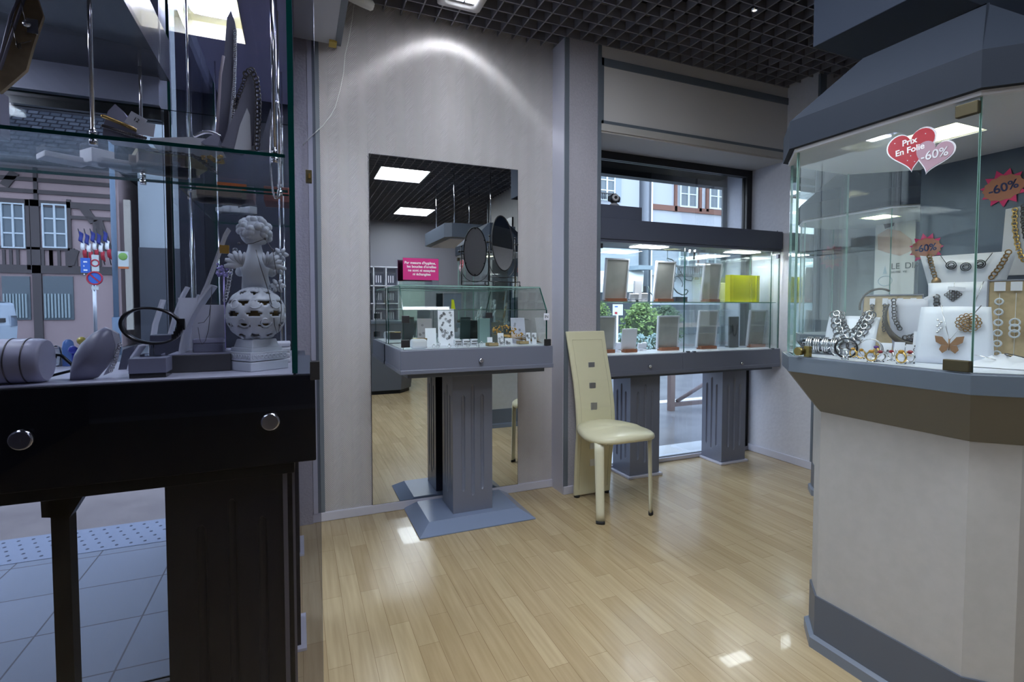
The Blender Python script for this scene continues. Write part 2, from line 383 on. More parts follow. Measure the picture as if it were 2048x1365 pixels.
# window_2: black frame, glass, stucco reveal and shutter box outside
f = .052
b = MB(); b.box(1.73, XR, YG, YG + .05, 2.222 - f, 2.222); b.box(XR - f, XR, YG, YG + .05, 0.02, 2.222 - f); b.box(1.73, XR - f, YG, YG + .05, .0, .022)
w2 = struct(b.build('window_2', BLACK))
w = MB(); w.pane(1.74, XR - f, YG + .02, YG + .028, .022, 2.222 - f); w.build('window_pane', [WGLASS, GREENEDGE], w2)
b = MB(); b.box(1.3, 3.42, 3.28, 3.36, 2.14, 2.30); b.build('shutter_box', mat('shutter box dark green', (.028, .034, .038), .45), w2)
b = MB(); b.box(3.265, 3.31, 3.275, 3.29, 0, 2.14); b.build('shutter_guide', mat('guide grey green', (.12, .15, .17), .4), w2)
b = MB(); b.box(1.60, XR + .2, 3.10, 3.44, 2.235, 2.30); b.box(XR - .02, XR + .25, 3.091, 3.275, -.05, 2.30); struct(b.build('wall_outer_reveal', STUC))
b = MB(); b.box(1.60, 1.735, 3.08, 3.40, 0, 2.3); struct(b.build('wall_outer_pier', STUC))
b = MB(); b.box(1.55, XR - .05, YG + .055, 3.36, -.04, .012); struct(b.build('window_sill', SILLM))
# baseboards
def base(name, x0, x1, y0, y1, h=.05): b = MB(); b.box(x0, x1, y0, y1, 0, h); o = b.build(name, PALE, bevel=.004); struct(o)
base('baseboard_front', -.012, 1.486, YW - .012, YW + .001)
base('baseboard_pier', 1.482, 1.735, YP - .012, YP + .001)
base('baseboard_window', 1.735, XR, YG - .014, YG + .001, .03)
base('baseboard_right', XR - .014, XR + .001, 2.47, YG - .014, .055)
base('baseboard_back', -1.9, 3.6, -4.0, -3.985)
# soffit box hanging from the ceiling above the right counter
b = MB(); b.box(1.95, 3.6, 1.06, 1.49, 2.205, ZC + .2); struct(b.build('ceiling_soffit', mat('soffit slate', (.042, .055, .085), .65, spec=.15), bevel=.003))

# =================================================================== CEILING FIXTURES
def panel_light(x0, x1, y0, y1, label):
    t = thing('ceiling_light_panel', label, 'ceiling light', ((x0 + x1) / 2, (y0 + y1) / 2, ZC), 'square light panels in the cell ceiling')
    b = MB()
    for a in ((x0 - .012, x1 + .012, y0 - .012, y0), (x0 - .012, x1 + .012, y1, y1 + .012), (x0 - .012, x0, y0, y1), (x1, x1 + .012, y0, y1)): b.box(*a, ZC - .012, ZC + .05)
    b.build('frame', GRID, t)
    b = MB(); b.box(x0, x1, y0, y1, ZC - .006, ZC + .0); b.build('diffuser', LAMPW, t)
panel_light(.90, 1.46, -.82, -.22, 'lit square ceiling panel, the larger and nearer one in the wall mirror')
panel_light(1.54, 2.10, -3.16, -2.52, 'lit square ceiling panel, the smaller and farther one in the wall mirror')
panel_light(-1.55, -.99, -.15, .41, 'added fill light panel, unseen, over the left front of the shop')  # unseen panel added to light the room
panel_light(.15, .75, .70, 1.30, 'added unseen fill light panel above the open floor before the tall mirror')  # added out of view to brighten the far walls
panel_light(.72, 1.16, 1.42, 1.84, 'small added fill light panel, unseen, nearest the recessed floodlight')  # another unseen panel, added as fill for the far side
# flood light over the mirror
fx = pZ(925, -5, ZC)
fc = Vector((fx.x, fx.y, ZC))
t = thing('recessed_floodlight', 'rectangular recessed floodlight in the cell ceiling above the tall mirror', 'spotlight', fc)
def rrect(cx, cy, a, bq, r, n=5):
    out = []
    for sx, sy, s0 in ((1, 1, 0), (-1, 1, 1), (-1, -1, 2), (1, -1, 3)):
        for i in range(n):
            q = (s0 + i / (n - 1)) * PI / 2; out.append((cx + sx * (a - r) + r * math.cos(q), cy + sy * (bq - r) + r * math.sin(q)))
    return out
b = MB(); o1 = rrect(fc.x, fc.y, .115, .085, .02); o2 = rrect(fc.x, fc.y, .085, .058, .025); o3 = rrect(fc.x, fc.y, .06, .035, .02)
b.loft([[Vector((x, y, ZC + .01)) for x, y in o1], [Vector((x, y, ZC - .012)) for x, y in o1], [Vector((x, y, ZC - .014)) for x, y in o2], [Vector((x, y, ZC + .05)) for x, y in o3]], caps=False)
b.build('bezel', mat('off white bezel', (.6, .6, .62), .4), t, solid=.003)
b = MB(); b.prism(rrect(fc.x + .012, fc.y, .062, .040, .015), ZC + .004, ZC + .012); b.build('lens', mat('flood lens', (.92, .95, 1), .4, emit=8), t)
# small downlight
dp = pZ(1509, 20, ZC); t = thing('downlight', 'small round downlight in the cell ceiling near the grey soffit box', 'spotlight', (dp.x, dp.y, ZC))
b = MB(); b.lathe([(.018, ZC + .02), (.018, ZC - .004), (.012, ZC - .005), (.010, ZC + .001)], (dp.x, dp.y, 0)); b.build('rim', CHROME, t)
b = MB(); b.cyl((dp.x, dp.y, ZC - .002), (dp.x, dp.y, ZC + .002), .0105); b.build('bulb', mat('small bulb', (1, .95, .9), .5, emit=1.5), t)
# spot that washes the mirror wall (the floodlight's own beam: a bright rim around a softer core)
L = bpy.data.lights.new('floodlight_beam', 'SPOT'); L.energy = 1.0; L.spot_size = math.radians(150); L.spot_blend = .2; L.shadow_soft_size = .03
L.color = (.93, .96, 1)
L.use_nodes = True; n = L.node_tree; em = n.nodes['Emission']
tcn, spn, mr, rpn, ml = nodes(n, 'TexCoord', 'SeparateXYZ', 'MapRange', 'ValToRGB', 'Math')
n.links.new(tcn.outputs['Normal'], spn.inputs[0]); ab = n.nodes.new('ShaderNodeMath'); ab.operation = 'ABSOLUTE'
n.links.new(spn.outputs['Z'], ab.inputs[0]); n.links.new(ab.outputs[0], rpn.inputs[0])
cr = rpn.color_ramp; cr.elements[0].position = .0; cr.elements[0].color = (0, 0, 0, 1); cr.elements[1].position = 1; cr.elements[1].color = (.32, .32, .32, 1)
FLOOD_STOPS = [(.44, 0.02), (.60, .14), (.66, .85), (.70, .40), (.77, .10), (.86, .04), (.97, .10)]
for p_, v_ in FLOOD_STOPS:
    e = cr.elements.new(p_); e.color = (v_, v_, v_, 1)
ml.operation = 'MULTIPLY'; ml.inputs[1].default_value = 4.2
n.links.new(rpn.outputs[0], ml.inputs[0]); n.links.new(ml.outputs[0], em.inputs['Strength'])
lo = bpy.data.objects.new('floodlight_beam', L); COL.objects.link(lo); lo.location = (fc.x, fc.y, ZC - .03); lo.rotation_euler = (math.radians(26.5), 0, 0)

# tubular camera lamp with its white cable at the top of the mirror wall
p0 = pY(688, -14, 2.70); p1 = pY(748, 14, 2.70)
t = thing('tube_spotlight', 'white tubular spotlight hanging below the ceiling beside the white cable', 'spotlight', p0)
b = MB(); d = (p1 - p0); b.tube([p0 - d * .8, p0, p0 + d * .6, p0 + d * .92, p1], [.018, .024, .026, .024, .014], 16); b.build('body', mat('warm white plastic', (.62, .61, .58), .4), t)
b = MB(); b.cyl((p0.x, p0.y, p0.z), (p0.x, p0.y, ZC + .02), .006); b.build('stem', DARKM, t)
pts = [pY(u, v, YW - .03) for u, v in ((708, 8), (704, 40), (697, 80), (690, 110), (687, 145), (680, 180), (670, 215), (662, 230), (645, 252), (620, 275), (606, 290))]
b = MB(); b.tube(pts, .0022, 6); tag(b.build('white_cable', mat('white cable plastic', (.75, .76, .74), .4)), 'thin white cable dangling down the wallpaper left of the tall mirror', 'cable')

# =================================================================== TALL WALL MIRROR
t = thing('wall_mirror', 'tall frameless rectangular mirror on the wallpapered wall behind the small glass case', 'mirror', (.805, YW, .05))
b = MB(); b.box(.366, 1.243, YW - .010, YW - .001, .050, 1.978); b.build('backing', DARKM, t)
b = MB(); b.face([(.368, YW - .0112, .052), (1.241, YW - .0112, .052), (1.241, YW - .0112, 1.976), (.368, YW - .0112, 1.976)]); b.build('mirror_glass', MIRROR, t)
# =================================================================== CASES: shared pieces
def fluted(name, parent, x0, x1, y0, y1, z0, z1, m=None):
    b = MB(); b.box(x0, x1, y0, y1, z0, z1); o = b.build(name, m or CAB, parent)
    c = MB(); w = x1 - x0; d = y1 - y0; h = z1 - z0; r = .0115
    def cap(p0, p1): c.tube([p0 + (p0 - p1).normalized() * .012, p0, p1, p1 + (p1 - p0).normalized() * .012], [r * .35, r, r, r * .35], 10)
    for k, (a, bb) in enumerate(((.17, .82), (.14, .85), (.17, .82))):
        fr = (.26, .5, .74)[k]
        if k == 1: a, bb = .10, .86
        za, zb = z0 + h * (1 - bb) * .95, z1 - h * a
        for (x, y) in ((x0 + w * fr, y0 - r * .25), (x0 + w * fr, y1 + r * .25), (x0 - r * .25, y0 + d * fr), (x1 + r * .25, y0 + d * fr)):
            cap(Vector((x, y, za)), Vector((x, y, zb)))
    cut(o, c); md = o.modifiers.new('bevel', 'BEVEL'); md.width = .003; md.segments = 2; md.limit_method = 'ANGLE'; md.angle_limit = 1.2
    return o
def lock(parent, p, nrm=(0, -1, 0), r=.011):
    p = Vector(p); nv = Vector(nrm); b = MB(); b.tube([p, p + nv * .010, p + nv * .013], [r, r, r * .8], 18); b.box(-.0012, .0012, -.0005, .0005, -.005, .005, M=T3(*(p + nv * .0135)))
    return b.build('lock', CHROME, parent)
def clamp(parent, c, sx, sy, sz, m=DARKM, name='glass_hinge'):
    c = Vector(c); b = MB(); b.box(c.x - sx / 2, c.x + sx / 2, c.y - sy / 2, c.y + sy / 2, c.z - sz / 2, c.z + sz / 2); return b.build(name, m, parent, bevel=.002)

# =================================================================== SMALL GLASS CASE BEFORE THE MIRROR
mc = thing('pedestal_display_case', 'small glass jewellery case on a fluted slate blue pedestal in front of the tall mirror', 'display case', (.85, 2.65, 0))
x0, x1, y0, y1 = .44, 1.238, 2.40, 2.862
b = MB(); b.box(x0, x1, y0, y1, .842, .944); b.box(x0 - .003, x1 + .002, y0 - .004, y1, .830, .851); b.build('tray_table', CAB, mc, bevel=.003)
b = MB(); b.box(x0 + .04, x1 - .03, y0 + .04, y1 - .02, .806, .829); b.box(.62, 1.02, 2.50, 2.84, .797, .806); b.build('bottom_board', CABD, mc, bevel=.002)
lock(mc, pY(962, 721, 2.396))
fluted('column', mc, .745, .967, 2.59, 2.80, .045, .797)
b = MB()
for (i, z, j) in ((0, 0, 0),):
    b.prism([(.54, 2.468), (1.172, 2.468), (1.172, 2.884), (.54, 2.884)], .0, .006)
    b.prism([(.54, 2.468), (1.172, 2.468), (1.172, 2.884), (.54, 2.884)], .006, .05, poly2=[(.605, 2.54), (1.10, 2.54), (1.10, 2.84), (.605, 2.84)])
b.build('base_plate', mat('slate blue base gloss', (.20, .25, .37), .28, coat=.3), mc, bevel=.002)
b = MB(); b.box(x0 + .012, x1 - .016, y0 + .012, y1 - .012, .944, .947); b.build('white_liner', WHITE, mc)
G = .005; gx0, gx1, gy0, gy1, zb, zk, zt, yt = x0 + .013, x1 - .030, y0 + .010, y1 - .015, .947, 1.134, 1.256, 2.495
b = MB(); b.pane(gx0, gx1 * .5 + gx0 * .5 - .0005, gy0, gy0 + G, zb, zk); b.pane(gx1 * .5 + gx0 * .5 + .0005, gx1, gy0, gy0 + G, zb, zk); b.build('front_glass', [CGLASS, GREENEDGE], mc)
b = MB(); a = math.atan2(yt - gy0, zt - zk); Ls = math.hypot(yt - gy0, zt - zk)
b.pane(gx0, gx1, -G / 2, G / 2, 0, Ls, M=T3(0, gy0 + G / 2, zk) @ R3('X', -a)); b.build('sloped_glass', [CGLASS, GREENEDGE2], mc)
b = MB(); b.pane(gx0, gx1, yt, gy1, zt - G, zt); b.build('top_glass', [CGLASS, GREENEDGE2], mc)
b = MB(); b.pane(gx0, gx1, gy1 - G, gy1, zb, zt - G); b.build('back_glass', [CGLASS, GREENEDGE2], mc)
for sx in (gx0, gx1 - G):
    pr = [(gy0 + G, zb), (gy1 - G, zb), (gy1 - G, zt - G), (yt, zt - G), (gy0 + G, zk)]
    b = MB(); A = [(sx, y, z) for y, z in pr]; B = [(sx + G, y, z) for y, z in pr]; b.face(A); b.face(B)
    for i in range(5): b.face([A[i], A[(i + 1) % 5], B[(i + 1) % 5], B[i]], 1)
    b.build('side_glass', [CGLASS, GREENEDGE], mc)
b = MB(); b.box(gx0 + .01, gx1 - .01, 2.62, 2.82, 1.075, 1.081); b.build('inner_shelf', CGLASS, mc)
clamp(mc, pY(811, 639, gy0 - .003), .035, .012, .034); clamp(mc, pY(811, 688, gy0 - .003), .040, .012, .036)
clamp(mc, pY(978, 631, gy0 - .003), .034, .012, .028); clamp(mc, pY(1095, 685, gy0 - .003), .036, .012, .034)
o = clamp(mc, pY(1093, 634, gy0 - .003), .030, .006, .036, WHITE, 'white_label')
M = T3(*pY(1093, 634, gy0 - .0065)) @ R3('X', PI / 2); text('label_mark', 'IN', .022, M, BLACKINK, o)
# pink hygiene sign on the hood
sp = pY(842, 571, 2.56); base_z = 1.2565
t = thing('hygiene_sign', 'pink notice card in a clear holder on top of the small glass case', 'sign', (sp.x, 2.80, base_z))
def quad_at(y): return [pY(u, v, y) for u, v in ((806, 559), (877, 562), (874, 519), (806, 515))]
q = quad_at(2.80); X0, X1 = q[0].x, q[1].x; Z0, Z1 = (q[0].z + q[1].z) / 2, (q[2].z + q[3].z) / 2
b = MB(); b.box(X0, X1, 2.798, 2.8005, Z0, Z1)
b.build('card', PINK, t)
b = MB(); b.pane(X0 - .002, X1 + .002, 2.8012, 2.8032, base_z, Z1 + .004); b.box(X0 - .002, X1 + .002, 2.775, 2.8012, base_z, base_z + .002); b.build('acrylic_holder', [CLEARP, CLEARP], t)
for i, s_ in enumerate(("Par mesure d'hygiène,", "les boucles d'oreilles", "ne sont ni essayées", "ni échangées")):
    text('lettering', s_, .0195, T3((X0 + X1) / 2 + (.004 if i else -.004), 2.7975, Z1 - .026 - i * .0205) @ R3('X', PI / 2), WHITEINK, t, bold=.0004)
# oval vanity mirror on the hood, tilted between two posts
vc = pY(1005, 487, 2.64); vm = thing('oval_vanity_mirror', 'black framed oval swing mirror standing on the small glass case', 'mirror', (vc.x, 2.64, 1.2565))
ra, rb = .072, .153
Mv = T3(vc.x, 2.64, vc.z) @ R3('Z', math.radians(14)) @ R3('X', math.radians(-6))
ov = [Mv @ Vector((ra * math.cos(q_), 0, rb * math.sin(q_))) for q_ in [2 * PI * k / 40 for k in range(40)]]
b = MB(); b.tube(ov, .0038, 8, loop=True); b.build('oval_frame', BLACK, vm)
b = MB(); A = [Mv @ Vector((ra * .99 * math.cos(q_), -.0015, rb * .99 * math.sin(q_))) for q_ in [2 * PI * k / 40 for k in range(40)]]; b.face(A); b.build('mirror_glass', MIRROR, vm)
b = MB(); A = [Mv @ Vector((ra * .99 * math.cos(q_), .0015, rb * .99 * math.sin(q_))) for q_ in [2 * PI * k / 40 for k in range(40)]]; b.face(A)
b.build('grey_backing', mat('grey mirror backing', (.60, .56, .58), .6), vm)
for k in range(6):
    q_ = PI / 6 + 2 * PI * k / 6; p = Mv @ Vector((ra * .95 * math.cos(q_), .003, rb * .95 * math.sin(q_))); b = MB(); b.ball(p, .0045, 8, 5); b.build('backing_clip', BLACK, vm)
Mr = T3(vc.x, 2.64, 0) @ R3('Z', math.radians(14)); zq = vc.z; W2 = ra + .014; zf = 1.2575
b = MB()
for s in (-1, 1):
    b.cyl(Mr @ Vector((s * W2, 0, zf + .030)), Mr @ Vector((s * W2, 0, zq + .032)), .0032)
    b.tube([Mr @ Vector((s * W2, -.045, zf + .004)), Mr @ Vector((s * W2, -.045, zf + .03)), Mr @ Vector((s * W2, .045, zf + .03)), Mr @ Vector((s * W2, .045, zf + .004))], .0026)
b.tube([Mr @ Vector((-W2, 0, zf + .030)), Mr @ Vector((W2, 0, zf + .030))], .003)
b.tube([Mr @ Vector((-W2, 0, zf + .055)), Mr @ Vector((W2, 0, zf + .055))], .0022)
b.tube([Mr @ Vector((-W2 * math.cos(q_), 0, zf + .135 - .085 * math.sin(q_))) for q_ in [PI * k / 16 for k in range(17)]], .0018)
b.build('stand', BLACK, vm)
for s in (-1, 1):
    b = MB(); b.cyl(Mr @ Vector((s * (W2 - .012), 0, zq)), Mr @ Vector((s * (W2 + .016), 0, zq)), .004); b.ball(Mr @ Vector((s * (W2 + .016), 0, zq)), .007); b.build('swivel_knob', BLACK, vm); b = MB(); b.ball(Mr @ Vector((s * W2, 0, zq + .034)), .0065); b.build('post_finial', BLACK, vm)
for s in (-1, 1):
    for k in (-1, 1):
        b = MB(); b.ball(Mr @ Vector((s * W2, k * .045, zf + .006)), .0065); b.build('foot', BLACK, vm)

# =================================================================== LONG WINDOW CASE ON TWO FLUTED PILLARS
wc = thing('window_display_case', 'long glass window case on two fluted slate pillars with dark canopy', 'display case', (2.5, 2.9, 0))
x0, x1, y0, y1 = 1.742, 3.314, 2.742, 3.028
b = MB(); b.box(x0, 2.40, y0, y1, .722, .838); b.box(2.4025, x1, y0, y1, .722, .838); b.box(x0, x1, y0 - .004, y1, .704, .728); b.build('tray_table', CAB, wc, bevel=.003)
b = MB(); b.box(x0 + .03, x1 - .04, y0 + .035, y1 - .02, .684, .7035); b.build('bottom_board', CABD, wc)
b = MB(); b.box(x0 + .01, x1 - .01, y0 + .012, y1 - .005, .838, .841); b.build('white_liner', WHITE, wc)
for u, v in ((1299, 733), (1483, 727)): lock(wc, pY(u, v, y0 - .001))
for a, c in ((2.03, 2.27), (2.83, 3.058)):
    pl = fluted('pillar', wc, a, c, 2.815, 3.015, 0.018, .684)
    b = MB(); b.box(a - .018, c + .018, 2.797, 3.02, 0, .016); b.build('white_base_trim', PALE, pl, bevel=.003)
b = MB(); b.box(x0, x1, y0 - .002, y1, 1.575, 1.703); b.box(x0, x1, y0 + .004, y1, 1.557, 1.575)
b.build('canopy', mat('canopy dark slate', (.085, .095, .135), .4), wc, bevel=.002)
q = pY(1284, 415, 2.80)
b = MB(); b.box(x0, pY(1284, 420, 2.755).x, 2.755, 2.95, 1.703, 1.703 + .088); b.build('raised_box', mat('canopy dark slate', (.085, .095, .135)), wc, bevel=.002)
# lit ceiling of the case
for (u0, u1, vv) in ((1240, 1293, 497), (1420, 1470, 508)):
    c0 = pZ(u0, vv, 1.556); c1 = pZ(u1, vv - 4, 1.556)
    b = MB(); b.box(c0.x + .02, c0.x + .26, 2.82, 2.93, 1.5535, 1.5565); b.build('canopy_lamp', mat('window case lamp', (.92, .96, 1), .5, emit=13), wc)
Gz0, Gz1, sh = .841, 1.557, 1.178
b = MB()
xs = [x0 + .02, 2.06, 2.425, 2.80, x1 - .012]
b = MB(); b.pane(x0 + .006, 2.418, y0 + .012, y0 + .018, Gz0, Gz1 - .005); b.build('glass_door', [CGLASS, GREENEDGE], wc)
b = MB(); b.pane(2.422, x1 - .09, y0 + .012, y0 + .018, Gz0, Gz1 - .005); b.build('glass_door', [CGLASS, GREENEDGE], wc)
b = MB(); b.pane(x1 - .088, x1 - .012, y0 + .012, y0 + .018, Gz0, Gz1); b.build('fixed_glass', [CGLASS, GREENEDGE], wc)
b = MB(); b.pane(x0 + .006, x1 - .012, y1 - .012, y1 - .006, Gz0, Gz1); b.build('back_glass', [CGLASS, GREENEDGE2], wc)
b = MB(); b.pane(x1 - .010, x1 - .004, y0 + .012, y1 - .006, Gz0, Gz1); b.build('side_glass', [CGLASS, GREENEDGE], wc)
b = MB(); b.pane(x0 + .01, x1 - .02, y0 + .030, y1 - .02, sh, sh + .006); b.build('glass_shelf', [CGLASS, GREENEDGE2], wc)
for u, v in ((1382, 503), (1392, 503)): clamp(wc, pY(u, v, y0 + .006), .022, .02, .024, CHROME)
clamp(wc, pY(1388, 512, y0 + .006), .008, .012, .05, DARKM); clamp(wc, pY(1556, 513, y0 + .006), .02, .02, .03, MATS['grey box card'], 'glass_hinge'); clamp(wc, pY(1202, 492, y0 + .006), .018, .02, .03, DARKM)
for u, v in ((1376, 704), (1388, 704), (1545, 698)): clamp(wc, pY(u, v, y0 + .008), .022, .018, .012, CABD, 'glass_clip')
# camera on the raised box
cp = pY(1238, 404, 2.85); sz = 1.7915
t = thing('security_camera', 'small black and silver webcam style camera sitting on top of the window case', 'camera', (cp.x - .02, 2.85, sz))
cx_ = pY(1228, 400, 2.85).x
b = MB(); b.lathe([(.043, sz), (.043, sz + .006), (.036, sz + .018), (.022, sz + .03), (.014, sz + .034)], (cx_, 2.85, 0), 20); b.build('base', mat('grey plastic', (.30, .30, .32), .4), t)
b = MB(); b.ball((cx_, 2.85, sz + .062), .033, 18, 12); b.cyl((cx_, 2.85, sz + .028), (cx_, 2.85, sz + .045), .018)
for s in (-1, 1): b.cyl((cx_ + s * .027, 2.85, sz + .06), (cx_ + s * .036, 2.85, sz + .06), .020)
b.build('head', BLACK, t)
v_ = Vector((-.25, -.95, .05)).normalized(); c_ = Vector((cx_, 2.85, sz + .062))
b = MB(); b.tube([c_ + v_ * .024, c_ + v_ * .034, c_ + v_ * .036], [.025, .022, .020], 20); b.build('lens_ring', mat('silver plastic', (.5, .5, .52), .35), t)
b = MB(); b.tube([c_ + v_ * .034, c_ + v_ * .040], [.011, .009], 16); b.build('lens', BLACK, t)
cpts = [pY(1553, 470, 2.80), pY(1555, 462, 2.80), pY(1563, 457, 2.80), pY(1575, 458, 2.76)]
cpts += [Vector((cpts[-1].x - .02, 2.6, cpts[-1].z - .01)), Vector((XR - .02, 2.50, cpts[-1].z + .02))]
b = MB(); b.tube(cpts, .003, 6); tag(b.build('black_cable', BLACK), 'thin black cable running off the right end of the window case canopy', 'cable')

# display boards inside the case, seen from behind
def board(name, label, cat, u0, u1, v0, v1, zb, y, lean, m, frame=True, block=True, group=None, th=.012, mi2=None):
    pb0 = pY(u0, v1, y); pb1 = pY(u1, v1, y); top = pY(u0, v0, y - lean).z; h = top - zb - .012
    xa, xb = min(pb0.x, pb1.x), max(pb0.x, pb1.x); w = xb - xa; xc = (xa + xb) / 2
    t = thing(name, label, cat, (xc, y, zb), group)
    a = math.asin(min(.9, lean / h)) if h > 0 else 0
    M = T3(xc, y, zb + .012) @ R3('X', a)
    b = MB(); e = .010 if frame else 0; b.box(-w / 2 + e, w / 2 - e, -.001, th - .003, .004 + e * .6, h - e, M=M); b.build('panel', m, t)
    if frame:
        b = MB()
        b.box(-w / 2, -w / 2 + e, -.006, th, 0, h, M=M); b.box(w / 2 - e, w / 2, -.006, th, 0, h, M=M); b.box(-w / 2 + e, w / 2 - e, -.006, th, h - e, h, M=M); b.box(-w / 2 + e, w / 2 - e, -.006, th, 0, e * .6, M=M)
        b.build('white_frame', WHITE, t)
    if block:
        b = MB(); b.box(xc - w * .42, xc + w * .42, y - .035, y + .012, zb, zb + .022); b.build('wooden_block', WOODB, t, bevel=.001)
    else:
        b = MB(); b.box(xc - w * .4, xc + w * .4, y - .012, y + .03, zb, zb + .012); b.build('foot', m, t)
    return t
ZS = sh + .0065; ZTT = .8415
gu = 'framed display boards on the glass shelf of the window case'; gl = 'framed display boards on the tray of the window case'
board('display_board', 'framed grey backed board on the upper shelf, leftmost by the pier', 'display board', 1206, 1252, 515, 603, ZS, 2.93, .035, GREYB, group=gu)
board('display_board', 'framed grey backed board on the upper shelf, middle one of three', 'display board', 1306, 1344, 521, 603, ZS, 2.93, .035, GREYB, group=gu)
board('display_board', 'framed board on the upper shelf just left of the lime yellow box', 'display board', 1401, 1436, 525, 601, ZS, 2.93, .035, GREYB, group=gu)
board('display_board', 'framed board on the tray half hidden behind the cream chair back', 'display board', 1184, 1228, 633, 705, ZTT, 2.92, .02, GREYB, group=gl)
board('display_board', 'framed board on the tray below the middle upper board', 'display board', 1313, 1355, 632, 703, ZTT, 2.92, .015, GREYB, group=gl)
board('display_board', 'framed board on the tray just right of the glass door hinge line', 'display board', 1392, 1430, 621, 701, ZTT, 2.92, .03, GREYB, group=gl)
board('display_board', 'rightmost framed board on the tray of the window case', 'display board', 1493, 1526, 620, 697, ZTT, 2.90, .03, GREYB, group=gl)
board('small_card_stand', 'small plain white card on a wood block, left part of the tray', 'card stand', 1242, 1271, 658, 704, ZTT, 2.90, .02, CARD, frame=False)
board('small_card_stand', 'pale yellow card stand behind the lime box on the shelf', 'card stand', 1437, 1452, 566, 601, ZS, 2.98, .02, mat('pale yellow card', (.62, .64, .42), .6), frame=False, block=False)
for i, (u0, u1, v0, v1, z, lab) in enumerate(((1259, 1276, 588, 604, ZS, 'small grey white pad on the upper shelf, left of a taller one'), (1268, 1282, 562, 604, ZS, 'tall narrow grey white pad on the upper shelf between two boards'),
        (1282, 1294, 587, 604, ZS, 'small grey white pad on the upper shelf, rightmost of three'), (1231, 1240, 686, 706, ZTT, 'short white pad on the tray left of the plain card'),
        (1276, 1284, 688, 704, ZTT, 'slim white pad on the tray right of the plain card'), (1284, 1292, 686, 703, ZTT, 'slim white pad beside the glass joint on the tray'))):
    board('jewellery_pad', lab, 'display pad', u0, u1, v0, v1, z, 2.95, .012, CARD, frame=False, block=False, th=.02)
q0, q1 = pY(1459, 606, 2.88), pY(1517, 606, 2.88); zt_ = pY(1459, 550, 2.88).z
t = thing('lime_yellow_box', 'lime yellow board box on the right of the upper glass shelf', 'box', ((q0.x + q1.x) / 2, 2.9, ZS))
b = MB(); b.box(q0.x, q1.x, 2.88, 2.91, ZS + .004, zt_); b.build('panel', YELLOW, t)
b = MB(); b.box(q0.x - .004, q0.x + .028, 2.872, 2.92, ZS + .002, zt_); b.build('spine', YELLOWS, t)
b = MB(); b.box(q1.x - .03, q1.x + .004, 2.876, 2.88, ZS + .002, zt_); b.build('edge_strip', YELLOW, t)
b = MB(); b.box(q0.x + .005, q1.x - .02, 2.86, 2.94, ZS, ZS + .004); b.build('foot', YELLOWS, t)
q0 = pY(1457, 700, 2.95); q1 = pY(1476, 700, 2.95); zt_ = pY(1457, 634, 2.95).z
t = thing('grey_necklace_board', 'dark grey upright necklace board with a dark chain near the right lower board', 'display board', ((q0.x + q1.x) / 2, 2.95, ZTT))
b = MB(); b.box(q0.x, q1.x, 2.945, 2.957, ZTT, zt_); b.box(q0.x, q1.x, 2.957, 2.985, ZTT, ZTT + .01); b.build('panel', mat('mid grey card', (.16, .17, .18), .6), t)
b = MB(); cxm = (q0.x + q1.x) / 2; zz = pY(1466, 649, 2.95).z
b.tube([(cxm + .028 * math.cos(a_), 2.938, zz - .09 * max(0, math.sin(a_)) ** 2) for a_ in [PI * k / 12 for k in range(13)]], .005, 6); tag(b.build('dark_necklace', BLACKLEA), 'dark looped necklace hanging on the grey upright board in the window case', 'necklace')
# scroll ironwork stand and dark boxes inside
t = thing('scroll_wire_stand', 'grey green scrolled metal jewellery tree between upper boards in the window case', 'jewellery stand', (2.35, 2.98, ZS))
b = MB()
def scroll(pts, r=.004):
    P = [pY(u, v, 2.985) for u, v in pts]; b.tube(P, r, 6)
scroll(((1334, 517), (1345, 520), (1352, 530), (1362, 545), (1372, 560), (1383, 562), (1386, 556), (1382, 551)))
scroll(((1334, 519), (1345, 534), (1352, 548), (1362, 560), (1366, 568), (1364, 574)), .003)
scroll(((1338, 560), (1346, 575), (1354, 585), (1364, 590), (1372, 589), (1376, 583), (1373, 579), (1369, 581)), .005)
scroll(((1336, 556), (1342, 562), (1350, 563), (1352, 557), (1348, 553)), .003)
scroll(((1335, 518), (1335, 500)), .002)
scroll(((1296, 573), (1300, 585), (1310, 597), (1322, 606)), .004)
b.build('scroll_bars', mat('grey green iron', (.13, .18, .18), .45, .6), t)
q0 = pY(1352, 604, 2.93); q1 = pY(1375, 596, 2.93)
t = thing('dark_gift_box', 'small dark box on the glass shelf right of the middle board', 'box', (q0.x, 2.93, ZS)); b = MB(); b.box(q0.x, q1.x, 2.93, 2.985, ZS, q1.z - .002); b.build('body', mat('dark box', (.03, .035, .05), .5), t); b = MB(); b.box(q0.x - .001, q1.x + .001, 2.929, 2.986, q1.z - .002, q1.z + .006); b.build('lid', mat('dark box', (.03, .035, .05)), t)

